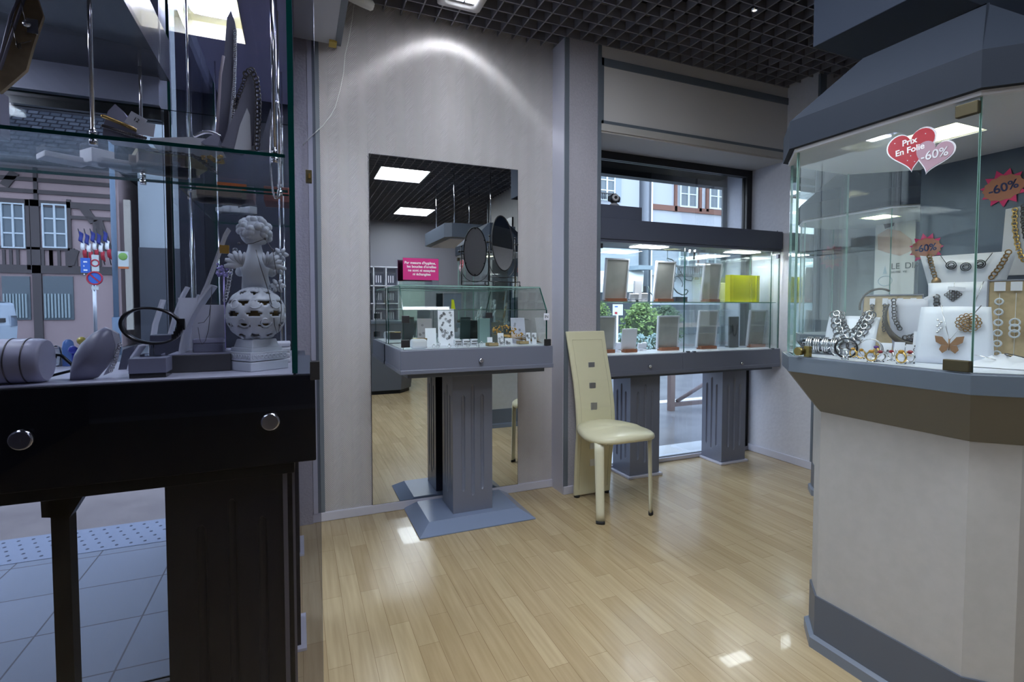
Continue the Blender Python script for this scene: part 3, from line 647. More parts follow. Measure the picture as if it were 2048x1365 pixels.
# =================================================================== CHAIR
ch = thing('dining_chair', 'cream leatherette high back chair with square metal insets beside the pier', 'chair', (1.64, 2.45, 0))
zs = [0.012, .12, .25, .38, .46, .56, .70, .84, .95, 1.0]; ys = [2.665, 2.655, 2.64, 2.618, 2.612, 2.618, 2.645, 2.685, 2.715, 2.727]
hw = [.123, .124, .126, .128, .129, .129, .128, .128, .130, .131]; xc = 1.645
def backline(z, fr):       # fr -1..1 across
    for i in range(len(zs) - 1):
        if z <= zs[i + 1] or i == len(zs) - 2:
            t_ = (z - zs[i]) / (zs[i + 1] - zs[i]); y = ys[i] * (1 - t_) + ys[i + 1] * t_; w_ = hw[i] * (1 - t_) + hw[i + 1] * t_; return Vector((xc - .018 * (z) + fr * w_, y, z))
b = MB(); rings = []
for i in range(25):
    z = .012 + (1.0 - .012) * i / 24; c = backline(z, 0); a_ = backline(z, -1); d_ = backline(z, 1); r = .011
    rings.append([Vector((a_.x, c.y - r, z)), Vector((a_.x - .006, c.y, z)), Vector((a_.x, c.y + r, z)), Vector((d_.x, c.y + r, z)), Vector((d_.x + .006, c.y, z)), Vector((d_.x, c.y - r, z))])
b.loft(rings); bk = b.build('backrest', CREAM, ch, smooth=False, bevel=.004)
b = MB()
for fr in (-.80, .80):
    b.tube([backline(.05 + .9 * k / 24, fr) + Vector((0, -.0118, 0)) for k in range(25)], .0013, 5)
b.tube([backline(.95, -.80 + 1.6 * k / 8) + Vector((0, -.0118, 0)) for k in range(9)], .0013, 5)
b.build('stitching', mat('cream piping', (.55, .52, .36), .5), bk)
for (u, v) in ((1183, 732), (1185, 771), (1188, 809), (1190, 848), (1186, 887), (1186, 922)):
    zz = pY(u, v, 2.66).z; p = backline(zz, 0); p.x = pY(u, v, p.y - .012).x; s = .021
    b = MB(); b.box(p.x - s, p.x + s, p.y - .0135, p.y - .010, zz - s, zz + s); b.build('metal_inset', METAL, bk)
# seat cushion: rounded front, domed
b = MB(); rings = []; prof = []
def seat_outline(sc, z):
    out = []
    for k in range(40):
        a_ = 2 * PI * k / 40; cx_ = math.cos(a_); sy_ = math.sin(a_); n_ = 3.0
        r_ = (abs(cx_) ** n_ + abs(sy_) ** n_) ** (-1 / n_)
        x = cx_ * r_ * (.205 if sy_ < 0 else .205 - .05 * sy_); y = sy_ * r_ * .205
        out.append(Vector((1.632 + x * sc, 2.425 + y * sc, z + .010 * (x / .2) ** 2 * -1 + (.006 if y > 0 else 0))))
    return out
for sc, z in ((.60, .428), (.93, .430), (.985, .436), (1.0, .447), (.985, .458), (.93, .468), (.7, .478), (.35, .483), (.05, .484)): rings.append(seat_outline(sc, z))
b.loft(rings); b.build('seat', CREAM, ch, smooth=True)
b = MB(); b.box(1.50, 1.77, 2.28, 2.60, .418, .432); b.build('seat_base', BLACK, ch)
for s, fx_, q_ in ((-1, 1.462, -.6), (1, 1.788, .75)):
    top = Vector((fx_ - s * .0, 2.30, .428)); bot = Vector((fx_, 2.282, .012))
    b = MB(); rings = []
    for k in range(9):
        f_ = k / 8; p = bot.lerp(top, f_); A_ = Vector((math.cos(q_), math.sin(q_), 0)); B_ = Vector((-A_.y, A_.x, 0)); ra_ = .022 + .004 * f_; rb_ = .009 + .002 * f_
        rings.append([p + A_ * ra_ * math.cos(w_) + B_ * rb_ * math.sin(w_) for w_ in [2 * PI * j / 16 for j in range(16)]])
    b.loft(rings); lg = b.build('leg', CREAMP, ch)
    b = MB(); A_ = Vector((math.cos(q_), math.sin(q_), 0)); B_ = Vector((-A_.y, A_.x, 0)); b.loft([[bot + Vector((0, 0, dz)) + A_ * .024 * math.cos(w_) + B_ * .013 * math.sin(w_) for w_ in [2 * PI * j / 16 for j in range(16)]] for dz in (-.012, .004)]); b.build('rubber_foot', RUBBER, lg)
for fr in (-.85, .85):
    p = backline(.012, fr); b = MB(); b.tube([Vector((p.x, p.y, 0)), Vector((p.x, p.y, .014))], .017, 14); b.build('rubber_foot', RUBBER, bk)
# =================================================================== OCTAGONAL COUNTERS (right foreground, and its twin behind)
def sheet(b, p0, p1, z0, z1, th=.008):
    p0 = Vector((*p0, 0)); p1 = Vector((*p1, 0)); d = p1 - p0; Ln = d.length; a_ = math.atan2(d.y, d.x)
    b.pane(0.001, Ln - .001, -th / 2, th / 2, z0, z1, M=T3(p0.x, p0.y, 0) @ R3('Z', a_)); return b
GP = [(1.515, .715), (1.515, 1.20), (1.63, 1.315), (1.93, 1.315), (2.11, 1.165), (2.11, .61), (1.62, .61)]
CP = [(1.495, .707), (1.495, 1.205), (1.635, 1.345), (1.95, 1.345), (2.2, 1.2), (2.2, .57), (1.632, .57)]
PP = [(1.60, .755), (1.60, 1.163), (1.675, 1.238), (1.95, 1.238), (2.13, 1.09), (2.13, .68), (1.675, .68)]
def off(poly, d):
    c = Vector((sum(p[0] for p in poly) / len(poly), sum(p[1] for p in poly) / len(poly))); n_ = len(poly); out = []
    for i in range(n_):
        a_, p, q_ = Vector(poly[i - 1]), Vector(poly[i]), Vector(poly[(i + 1) % n_])
        n1 = Vector(((p - a_).y, -(p - a_).x)).normalized(); n2 = Vector(((q_ - p).y, -(q_ - p).x)).normalized()
        if n1.dot(p - c) < 0: n1 = -n1
        if n2.dot(p - c) < 0: n2 = -n2
        m_ = (n1 + n2); m_ = m_ / max(.25, m_.length_squared) * 2 * d; out.append(tuple(p + m_))
    return out
def counter(dx, dy, label, back, light=True, solid_back=True):
    t = thing('octagonal_display_counter', label, 'display counter', (1.85 + dx, .95 + dy, 0))
    s = lambda P: [(x + dx, y + dy) for x, y in P]
    b = MB(); b.prism(s(off(PP, .020)), 0, .034, poly2=s(off(PP, .020))); b.prism(s(off(PP, .020)), .034, .042, poly2=s(off(PP, .008))); mo = b.build('base_moulding', mat('moulding slate', (.17, .20, .26), .35), t)
    b = MB(); b.prism(s(off(PP, .006)), .042, .176); b.build('plinth', CABD, t)
    b = MB(); b.prism(s(PP), .176, .802); b.build('pedestal', PAPER, t)
    b = MB(); b.prism(s(off(PP, .002)), .802, .936, poly2=s(off(CP, -.004))); b.build('slanted_underside', UNDER, t)
    b = MB(); b.prism(s(CP), .936, .986); b.build('counter_rim', CABG, t, bevel=.0015)
    b = MB(); b.prism(s(off(GP, .002)), .986, .989); b.build('white_liner', WHITE, t)
    n_ = len(GP)
    for i in range(n_):
        p, q_ = GP[i], GP[(i + 1) % n_]
        if i == 4: continue
        b = MB(); sheet(b, (p[0] + dx, p[1] + dy), (q_[0] + dx, q_[1] + dy), .989, 1.664); b.build('glass_pane', [CGLASS, GREENEDGE2], t)
    b = MB(); b.box(2.106 + dx, 2.114 + dx, .60 + dy, 1.166 + dy, .989, 1.664); b.build('back_panel', back, t)
    KP = off(GP, .028); K2 = off(KP, -.001)
    b = MB(); b.prism(s(KP), 1.664, 1.752); b.prism(s(KP), 1.752, 1.955, poly2=s(off(KP, -.215))); can = b.build('canopy', mat('canopy slate', (.026, .033, .048), .65, spec=.15), t)
    b = MB(); b.prism(s(off(GP, .012)), 1.652, 1.6635); cp = b.build('canopy_ceiling', WHITE, t)
    lx0, lx1, ly0, ly1 = 1.665 + dx, 1.815 + dx, .84 + dy, .985 + dy
    c = MB(); c.box(lx0, lx1, ly0, ly1, 1.60, 1.70); cut(cp, c); c = MB(); c.box(lx0, lx1, ly0, ly1, 1.60, 1.72); cut(can, c)
    b = MB(); e = .0015
    b.box(lx0 + e, lx1 - e, ly0 + e, ly0 + 3 * e, 1.655, 1.717); b.box(lx0 + e, lx1 - e, ly1 - 3 * e, ly1 - e, 1.655, 1.717); b.box(lx0 + e, lx0 + 3 * e, ly0, ly1, 1.655, 1.717); b.box(lx1 - 3 * e, lx1 - e, ly0, ly1, 1.655, 1.717); b.box(lx0 + e, lx1 - e, ly0 + e, ly1 - e, 1.713, 1.718)
    rc = b.build('lamp_reflector', IVORY, t); b = MB()
    b.box(lx0 + .02, lx1 - .02, ly0 + .025, ly1 - .025, 1.695, 1.705); b.build('lamp', LAMPC, rc)
    return t
rcase = counter(0, 0, 'octagonal glass jewellery counter with grey rim in the right foreground', mat('slate blue back panel', (.075, .10, .155), .3, coat=.15))
clamp(rcase, (1.508, .738, 1.628), .016, .046, .030, BRASS); clamp(rcase, (1.508, .742, 1.004), .016, .056, .028, BRASS)
pk = pX(1608, 702, 1.497)
b = MB(); b.tube([(1.505, 1.165, 1.006), (1.485, 1.165, 1.006)], [.013, .013], 18); b.box(1.498, 1.512, 1.135, 1.152, .99, 1.024); b.build('brass_lock', mat('antique brass', (.22, .17, .06), .3, 1), rcase)
counter(1.29, .967, 'second octagonal jewellery counter behind, seen through the nearer one', WHITE)
# poster in the second counter
q = [pX(u, v, 3.30) for u, v in ((1752, 440), (1832, 432), (1832, 585), (1752, 585))]
t = thing('diamond_poster', 'pale poster of a hand with a ring and grey lettering inside the rear counter', 'poster', q[3])
Ya, Yb = q[0].y, q[1].y
b = MB(); b.box(3.30, 3.306, Yb, Ya, .99, q[0].z); b.build('sheet', mat('poster paper', (.72, .71, .74), .5, build=mottled((.74, .72, .75), (.68, .64, .66), 3)), t)
def onpost(u, v): return pX(u, v, 3.298)
b = MB(); hp = [onpost(*p) for p in ((1755, 470), (1775, 458), (1800, 462), (1822, 478), (1828, 500), (1800, 512), (1775, 506), (1756, 500))]
b.face(hp); b.build('hand_picture', mat('skin print', (.62, .46, .43), .5), t)
b = MB(); b.face([onpost(*p) + Vector((-.001, 0, 0)) for p in ((1754, 442), (1790, 440), (1788, 452), (1770, 458), (1768, 450))]); b.build('bow_picture', mat('brown print', (.12, .09, .10), .5), t)
p = onpost(1782, 534); Mp = T3(p.x - .001, p.y, p.z) @ R3('Z', -PI / 2) @ R3('X', PI / 2)
text('lettering', 'LE', .050, Mp, MATS['mid grey card'], t, align='LEFT'); text('lettering', 'DIAMANT', .050, Mp @ T3(.075, 0, 0), MATS['mid grey card'], t, align='LEFT'); p = onpost(1782, 545)
text('lettering', 'NOTRE', .016, T3(p.x - .001, p.y, p.z) @ R3('Z', -PI / 2) @ R3('X', PI / 2), MATS['mid grey card'], t, align='LEFT'); text('lettering', 'VIE', .016, T3(p.x - .001, p.y - .065, p.z) @ R3('Z', -PI / 2) @ R3('X', PI / 2), MATS['mid grey card'], t, align='LEFT')
b = MB(); c_ = onpost(1770, 562); b.tube([c_ + Vector((0, .04 * math.cos(a_), .03 * math.sin(a_))) for a_ in [2 * PI * k / 20 for k in range(20)]], .002, 5, loop=True)
c_ = onpost(1770, 548); b.face([c_ + Vector((-.001, .012, 0)), c_ + Vector((-.001, 0, .05)), c_ + Vector((-.001, -.012, 0))]); b.build('ring_picture', mat('pale blue print', (.45, .52, .60), .5), t)

# stickers: hearts on the glass, stars on the back panel
def heart(n_=48):
    out = []
    for k in range(n_):
        a_ = 2 * PI * k / n_; out.append((16 * math.sin(a_) ** 3 / 17, (13 * math.cos(a_) - 5 * math.cos(2 * a_) - 2 * math.cos(3 * a_) - math.cos(4 * a_)) / 17))
    return out
def flat(poly, M, z0=0.0, th=.001):      # polygon in local x,z ; thickness along -y
    b = MB(); b.prism(poly, z0, z0 + th, M=M @ R3('X', PI / 2)); return b
XG = 1.509
hc = pX(1822, 297, XG); hc2 = pX(1867, 309, XG)
t = thing('heart_sticker', 'red and mauve double heart sticker with sale lettering on the counter glass', 'sticker', hc)
sR = .060; sM = .046
Mh = T3(hc.x, hc.y, hc.z) @ R3('Z', -PI / 2) @ R3('Y', math.radians(-3)); Mm = T3(hc2.x, hc2.y, hc2.z) @ R3('Z', -PI / 2) @ R3('Y', math.radians(18))
sc = lambda P, k: [(x * k, y * k) for x, y in P]
flat(sc(heart(), sM * 1.09), Mm, 0.0008).build('mauve_edge', SILVEREDGE, t); flat(sc(heart(), sM), Mm, .0018).build('mauve_heart', MAUVE, t)
flat(sc(heart(), sR * 1.07), Mh, .0).build('red_edge', SILVEREDGE, t); flat(sc(heart(), sR), Mh, .001).build('red_heart', RED, t)
text('lettering', 'Prix', .022, Mh @ T3(-.002, -.0025, .018) @ R3('X', PI / 2), WHITEINK, t, bold=.0004)
text('lettering', 'En Folie', .022, Mh @ T3(-.002, -.0025, -.004) @ R3('X', PI / 2), WHITEINK, t, bold=.0004)
text('lettering', '-60%', .031, Mm @ T3(.004, -.0035, .0) @ R3('X', PI / 2) @ R3('Z', math.radians(18)), SILVEREDGE, t, bold=.0003)
for dx_, dz_ in ((-.038, .026), (.022, .042), (.036, .026), (0, -.020), (.009, -.038), (-.008, -.030)): b = MB(); b.ball(Mh @ Vector((dx_, -.0022, dz_)), .0014, 6, 4); b.build('sparkle_dot', WHITEINK, t)
def star(label, u, v, R, rot):
    p = pX(u, v, 2.102); t = thing('star_sticker', label, 'sticker', p, 'pink starburst stickers on the counter back panel')
    M = T3(*p) @ R3('Z', -PI / 2) @ R3('Y', rot)
    P = [((R if k % 2 == 0 else R * .68) * math.cos(PI * k / 11), (R if k % 2 == 0 else R * .68) * math.sin(PI * k / 11)) for k in range(22)]
    flat(P, M, 0).build('pink_burst', HOTPINK, t)
    P = [((R * .88 if k % 2 == 0 else R * .80) * math.cos(PI * k / 13 + .1) * 1.02, (R * .84 if k % 2 == 0 else R * .76) * math.sin(PI * k / 13 + .1) * .8) for k in range(26)]
    flat(P, M, .001).build('salmon_burst', SALMON, t)
    text('lettering', '-60%', R * .62, M @ T3(0, -.0025, 0) @ R3('X', PI / 2), INK, t, bold=.0006)
star('upper pink starburst sale sticker to the right of the glass corner', 2007, 376, .062, math.radians(-10))
star('lower pink starburst sale sticker above the V shaped necklace bust', 1852, 497, .056, math.radians(-3))

# ------------------------------------------------------------------ jewellery helpers
def az(u): return math.atan((u - CX) / FPX) + YAW
def face_m(p, a_, lean=0.0): return T3(*p) @ R3('Z', -a_) @ R3('X', -lean)
def chain(b, P, R, r, n=12, m=5, flatn=None):
    P = [Vector(p) for p in P]; L_ = [0]
    for a_, c_ in zip(P, P[1:]): L_.append(L_[-1] + (c_ - a_).length)
    N = max(2, int(L_[-1] / (R * 1.55)))
    for k in range(N + 1):
        s_ = L_[-1] * k / N; i = 0
        while i < len(L_) - 2 and L_[i + 1] < s_: i += 1
        f_ = (s_ - L_[i]) / max(1e-9, L_[i + 1] - L_[i]); p = P[i].lerp(P[i + 1], f_); d = (P[i + 1] - P[i]).normalized()
        ax = Vector(flatn) if flatn is not None else Vector((0, -1, 0))
        if k % 2: ax = (ax + d.cross(ax) * .6)
        b.ring(p, R, r, ax, n, m)
    return b
def ucurve(x0, x1, ztop, zbot, y=-.004, n=20, k=2.2):
    return [Vector((x0 + (x1 - x0) * i / n, y, ztop + (zbot - ztop) * (1 - abs(2 * i / n - 1) ** k))) for i in range(n + 1)]
def bust(name, label, u, v, z, a_, w0, w1, h, lean, m=WHITE, curve=.02, group=None, dip=0.0):
    p = pX(u, 690, v); p.z = z; M = face_m(p, a_, lean); t = thing(name, label, 'jewellery stand', p, group)
    b = MB(); rings = []
    for k in range(9):
        f_ = k / 8; w = w0 + (w1 - w0) * f_ ** 1.3; zz = h * f_; yy = -curve * math.sin(PI * f_) * .6
        R_ = []
        for j in range(13):
            x = w * (j / 12 - .5); zt_ = zz - (dip * (1 - (2 * j / 12 - 1) ** 2) if k == 8 else 0); R_.append(M @ Vector((x, yy - curve * (1 - (2 * j / 12 - 1) ** 2) * .5, zt_)))
        for j in range(12, -1, -1):
            x = w * (j / 12 - .5); zt_ = zz - (dip * (1 - (2 * j / 12 - 1) ** 2) if k == 8 else 0); R_.append(M @ Vector((x, yy + .006, zt_)))
        rings.append(R_)
    b.loft(rings); b.build('curved_front', m, t)
    b = MB(); M0 = face_m(p, a_); b.box(-w0 * .35, w0 * .35, .004, h * math.sin(lean) + .02, 0, .006, M=M0); b.build('foot', m, t)
    return t, M
def neck(name, label, M, build, m, cat='necklace', group=None):
    b = MB(); build(b); b.bm.transform(M); return tag(b.build(name, m), label, cat, group)
A1 = math.radians(72)
# bust with the big link necklace
t, M = bust('necklace_bust', 'white slanted bust carrying the large silver and black link necklace', 1697, 1.70, .9895, A1, .145, .15, .135, .38)
def f_(b):
    chain(b, ucurve(-.055, .055, .135, .022, -.022), .0125, .0022, 14, 6)
    chain(b, ucurve(-.040, .045, .138, .062, -.022), .0100, .0022, 12, 6)
    chain(b, ucurve(-.030, .036, .138, .075, -.020), .0080, .0020, 10, 6)
neck('link_necklace', 'chunky silver and dark ring link necklace draped on the slanted white bust', M, f_, OXID)
def f_(b): chain(b, ucurve(-.046, .050, .138, .042, -.025), .0095, .0022, 12, 6)
neck('link_necklace', 'bright silver link strand lying inside the darker ring necklace', M, f_, SILVER)
# tan board with hanging bracelets
def tanboard(label, u, v, w, h, a_, lean, z=.9895):
    p = pX(u, 690, v); p.z = z; M = face_m(p, a_, lean); t = thing('bracelet_board', label, 'jewellery stand', p)
    b = MB(); b.box(-w / 2, w / 2, 0, .006, 0, h, M=M); b.build('cork_panel', TAN, t)
    b = MB(); e = .004
    for q_ in ((-w / 2 - e, -w / 2, 0, h), (w / 2, w / 2 + e, 0, h), (-w / 2 - e, w / 2 + e, h, h + e)): b.box(q_[0], q_[1], -.003, .008, q_[2], q_[3], M=M)
    b.build('frame', mat('grey frame card', (.25, .25, .30), .5), t); return t, M
def tagcard(b, x, z, w=.016, h=.022, y=-.006): b.box(x - w / 2, x + w / 2, y - .0008, y, z - h, z)
t, M = tanboard('tan cork board with hanging bracelets behind the link necklace bust', 1778, 1.86, .165, .20, A1, .12)
for k, (x, lab) in enumerate(((-.055, 'first from the left on the tan board'), (-.018, 'second from the left on the tan board'), (.024, 'third from the left on the tan board'), (.060, 'rightmost on the tan board'))):
    zt_ = .185
    def f_(b, x=x, k=k):
        if k == 2: b.tube([(x, -.006, .17), (x - .006, -.010, .10), (x - .004, -.014, .05), (x + .02, -.014, .03)], [.003, .005, .007, .004], 8)
        chain(b, [(x, -.006, .165), (x + .002, -.008, .06 + .02 * (k % 2))], .0055, .0016, 10, 5)
    neck('chain_bracelet', 'dark chain bracelet, ' + lab, M, f_, OXID if k != 2 else GOLD, 'bracelet', 'bracelets on the tan board')
    def f_(b, x=x): tagcard(b, x, .190)
    neck('price_tag', 'white price tag, ' + lab, M, f_, CARD, 'price tag', 'white price tags on the tan board')
# bust with leather torque
t, M = bust('necklace_bust', 'grey white hourglass bust behind the brown crescent torque', 1830, 1.80, .9895, A1, .11, .155, .185, .05, MATS['satin grey'] if 'satin grey' in MATS else mat('satin grey', (.55, .55, .62), .45), dip=.0)
def f_(b):
    P = [Vector((.070 * math.cos(a_) * 1.05, -.035 - .01 * math.sin(a_), .125 + .085 * math.sin(a_))) for a_ in [math.radians(150 + 235 * k / 26) for k in range(27)]]
    b.tube(P, [.003 + .008 * abs(math.sin(PI * k / 26)) ** 1.5 for k in range(27)], 10, ex=.6)
neck('crescent_torque', 'brown leather crescent torque necklace around the hourglass bust', M, f_, mat('brown leather', (.09, .075, .06), .45), 'necklace')
def f_(b):
    chain(b, [(-.055, -.026, .18), (-.05, -.03, .12), (-.035, -.03, .09)], .006, .002, 10, 5); chain(b, [(.052, -.024, .19), (.056, -.03, .12), (.03, -.03, .075), (-.02, -.03, .062)], .007, .0022, 10, 5); b.ball((.0, -.03, .06), .008)
neck('charm_necklace', 'dark mixed chain necklace with charms on the hourglass bust', M, f_, OXID)
def f_(b):
    b.tube([Vector((-.10 + .055 * math.cos(a_), 0, .16 + .06 * math.sin(a_))) for a_ in [math.radians(60 + 130 * k / 12) for k in range(13)]], .0035, 6)
neck('cord_bracelet', 'brown cord bracelet arching behind the tan cork board', M, f_, MATS['brown leather'], 'bracelet')
# three tiered white stand
def tier(label, u, v, z, w0, w1, h, lean, dip=0):
    return bust('necklace_bust', label, u, v, z, math.radians(66), w0, w1, h, lean, WHITE, .012, dip=dip)
t, Mt1 = tier('lowest and widest white bust, carrying the butterfly pendant', 1906, 1.68, .9895, .170, .150, .165, .25)
t, Mt2 = tier('middle white bust with the dark square charm, above the butterfly pendant', 1922, 1.82, .9895, .15, .165, .235, .10)
t, Mt3 = tier('highest white bust flaring to a wide V top', 1926, 1.93, .9895, .10, .23, .33, .06, dip=.012)
def butterfly(b, x, z, s):
    for k in (-1, 1):
        for (P) in (((0, 0), (.5, .75), (1.05, .85), (.95, .25), (.55, -.02)), ((0, 0), (.55, -.05), (.70, -.45), (.45, -.8), (.12, -.5))):
            A_ = [Vector((x + k * px_ * s, -.024, z + pz_ * s)) for px_, pz_ in P]; B_ = [p + Vector((0, -.0012, 0)) for p in A_]; b.face(A_); b.face(B_)
            for i in range(len(A_)): b.face([A_[i], A_[(i + 1) % len(A_)], B_[(i + 1) % len(A_)], B_[i]])
def f_(b):
    butterfly(b, -.008, .050, .030); b.tube([(-.008, -.025, .035), (-.008, -.025, .066)], [.0015, .002], 6)
neck('butterfly_pendant', 'copper filigree butterfly pendant on the lowest white bust', Mt1, f_, mat('copper', (.24, .13, .07), .45, .5), 'pendant')
def f_(b): b.tube([(-.008, -.023, .062), (-.030, -.018, .165)], .0009, 5); b.tube([(-.008, -.023, .062), (.055, -.016, .165)], .0013, 5)
neck('pendant_chain', 'thin grey chain of the butterfly pendant on the lowest bust', Mt1, f_, SILVER)
def f_(b):
    for R_, n_ in ((.024, 14), (.017, 11), (.010, 8)):
        for k in range(n_): b.ring((.030 + R_ * math.cos(2 * PI * k / n_) * .95, -.022, .115 + R_ * math.sin(2 * PI * k / n_) * .9), .0048, .0013, (0, -1, 0), 8, 4)
    b.ball((.030, -.024, .115), .004)
neck('openwork_pendant', 'round openwork bronze pendant above the butterfly', Mt1, f_, mat('bronze', (.30, .18, .08), .35, .9), 'pendant')
def f_(b):
    for k in range(7): b.ball((-.035 + .004 * (k % 3), -.022, .085 + .006 * k), .0035, 6, 4)
neck('crystal_pendant', 'small clear crystal drop pendant left of the bronze pendant', Mt1, f_, SILVER, 'pendant')
def f_(b):
    for i in range(4):
        for j in range(4): b.ring((-.022 + (i - j) * .0055, -.014, .180 + (i + j) * .0055), .0035, .0012, (0, -1, 0), 8, 4)
neck('square_charm', 'dark square filigree charm on the middle white bust', Mt2, f_, OXID, 'pendant')
def f_(b): b.tube([(-.022, -.012, .205), (-.020, -.012, .235)], .0008, 4); b.tube([(.02, -.012, .15), (.045, -.012, .235)], .0012, 4)
neck('pendant_chain', 'thin chain of the square charm on the middle bust', Mt2, f_, SILVER)
def f_(b): b.box(-.06, -.02, -.022, -.018, .205, .215, M=R3('Y', .12)); b.box(.01, .04, -.022, -.018, .20, .207, M=R3('Y', -.5))
neck('price_tag', 'white folded price tag at the top of the middle bust', Mt2, f_, CARD, 'price tag')
def f_(b):
    for x in (-.035, 0, .033):
        for R_ in (.0125, .008): b.ring((x, -.016, .285 + abs(x) * .2), R_, .0016, (0, -1, 0), 14, 5)
        b.tube([(x - .009, -.017, .285), (x + .009, -.017, .285 + .008)], .0014, 5)
    b.tube([(-.045, -.014, .295), (-.062, -.010, .325)], .001, 5); b.tube([(.045, -.014, .298), (.060, -.010, .325)], .001, 5)
neck('ring_charm_necklace', 'black wire ring charm necklace on the highest white bust', Mt3, f_, mat('black wire', (.03, .035, .04), .3, .8))
def f_(b):
    chain(b, [(-.090, -.010, .325), (-.080, -.014, .28), (-.072, -.016, .25)], .006, .002, 10, 5); b.ball((-.070, -.020, .238), .013, 12, 8, sc=(1, .7, 1.3))
    chain(b, [(.095, -.010, .325), (.080, -.014, .285), (.060, -.016, .25)], .007, .002, 10, 5)
neck('bead_necklace', 'gold and bronze link necklace with a large bead on the highest bust', Mt3, f_, MATS['bronze'])
# right tan board with white ring bracelets
t, Mb = tanboard('tan cork board with pale ring bracelets at the right edge', 2046, 1.86, .15, .235, math.radians(70), .10)
for k, x in enumerate((-.052, -.018, .016, .050)):
    lab = ('first', 'second', 'third', 'fourth')[k]
    def f_(b, x=x, k=k):
        n_ = 6 if k in (0, 3) else 3; b.tube([(x, -.004, .20), (x, -.004, .02)], .0006, 4)
        for j in range(n_): b.ring((x, -.010, (.175 - .030 * j) if n_ == 6 else (.10 + .016 * (j - 1))), .0085 + .002 * (k == 1), .0026, (0, -1, 0), 12, 5)
    neck('ring_bracelet', lab + ' pale ring bracelet from the left on the right hand tan board', Mb, f_, PORC, 'bracelet', 'pale ring bracelets on the right tan board')
    def f_(b, x=x): tagcard(b, x, .232, .024, .026)
    neck('price_tag', lab + ' white price tag from the left on the right hand tan board', Mb, f_, CARD, 'price tag', 'price tags on the right tan board')
# white board high on the back panel
q = [pX(u, v, 2.07) for u, v in ((2006, 418), (2060, 405), (2060, 552), (1994, 552))]
t = thing('white_necklace_board', 'white board with hanging gold and dark chains on the upper right', 'jewellery stand', (2.08, q[0].y, 1.25))
b = MB(); A_ = [Vector((2.085, p.y, p.z)) for p in q]; A_[1].y -= .06; A_[2].y -= .06; B_ = [p + Vector((.012, 0, 0)) for p in A_]; b.face(A_); b.face(B_)
for i in range(4): b.face([A_[i], A_[(i + 1) % 4], B_[(i + 1) % 4], B_[i]])
b.build('white_panel', CARD, t)
b = MB(); b.box(2.085, 2.10, q[3].y - .10, q[3].y - .02, .989, q[3].z); b.build('post', CABD, t)
def onb(u, v): return pX(u, v, 2.078)
for pts_, m_, lab, R_ in (([(2030, 420), (2029, 450), (2033, 480), (2037, 500), (2046, 520)], GOLD, 'gold link chain hanging on the white upper board', .0065), ([(2046, 412), (2045, 440), (2048, 462), (2052, 480)], OXID, 'dark bead chain at the right edge of the white upper board', .005)):
    b = MB(); chain(b, [onb(*p) for p in pts_], R_, .0020, 10, 5, flatn=(-1, 0, 0)); tag(b.build('link_chain', m_), lab, 'necklace')
# clear bracelet roll, black hoop, rings and tags along the front of the tray
Z0_ = .9895
def place(u, v, z=Z0_): return pZ(u, max(v, 702), z)
p = place(1640, 708); t = thing('clear_bracelet_roll', 'clear acrylic roll with silver bracelets by the brass lock', 'jewellery stand', p)
Mq = face_m(p, A1); b = MB(); b.tube([Mq @ Vector((x, .0, .030)) for x in (-.05, .05)], .022, 20); b.tube([Mq @ Vector((x, 0, .005)) for x in (-.03, .03)], [.02, .02], 8); b.build('acrylic_roll', CLEARP, t)
for k, x in enumerate((-.036, -.012, .014, .040)):
    b = MB()
    for j in range(3): b.ring(Mq @ Vector((x + j * .005, 0, .030)), .026, .0026, Mq.to_3x3() @ Vector((1, .08 * j, 0)), 20, 6)
    tag(b.build('silver_bangle', SILVER), ('first', 'second', 'third', 'fourth')[k] + ' silver bangle from the left on the clear roll', 'bracelet', 'silver bangles on the clear roll')
p = pX(1692, 700, 1.60); p.z = Z0_; b = MB(); b.ring(p + Vector((0, 0, .030)), .030, .0032, Matrix.Rotation(-A1 + .5, 3, 'Z') @ Vector((0, 1, 0)), 28, 8); tag(b.build('black_bangle', BLACKLEA), 'upright black hoop bangle in front of the slanted white bust', 'bracelet')
p = pX(1742, 700, 1.60); p.z = Z0_; b = MB()
for k in range(3): b.ring(p + Vector((.002 * k, .003 * k, .032)), .031 - .001 * k, .0012, Matrix.Rotation(-A1 + .2 * k, 3, 'Z') @ Vector((0, 1, 0)), 28, 6)
tag(b.build('wire_bangle', SILVER), 'upright thin silver wire bangle beside the black hoop', 'bracelet')
cards = [(1770, 700, .05, .030, .035), (1797, 698, .055, .026, .035), (1818, 700, .05, .020, .028), (1835, 702, .09, .028, .02)]
for k, (u, v, h, w, ln) in enumerate(cards):
    p = pX(u, v, 1.67); p.z = Z0_; M = face_m(p, A1, .25); t = thing('earring_card', 'white earring card, ' + ('leftmost of the row beside the wire bangle', 'second of the row, behind the gold ring', 'third of the row before the crystal bust', 'tallest of the row, next to the butterfly bust')[k], 'card', p, 'white earring cards in the counter')
    b = MB(); b.box(-w / 2, w / 2, 0, .0015, 0, h, M=M); b.box(-w / 2, w / 2, 0, .02, 0, .0015, M=face_m(p, A1)); b.build('card', CARD, t)
    b = MB()
    for s_ in (-1, 1):
        b.ball(M @ Vector((s_ * w * .22, -.004, h * .5)), .0035, 8, 6); b.ring(M @ Vector((s_ * w * .22, -.004, h * .38)), .0045, .001, M.to_3x3() @ Vector((0, -1, 0)), 10, 4)
    tag(b.build('earrings', (OXID, SILVER, GOLD, OXID)[k]), ('dark', 'silver', 'gold', 'dark drop')[k] + ' pair of earrings on the ' + ('leftmost', 'second', 'third', 'tallest')[k] + ' white card', 'earrings')
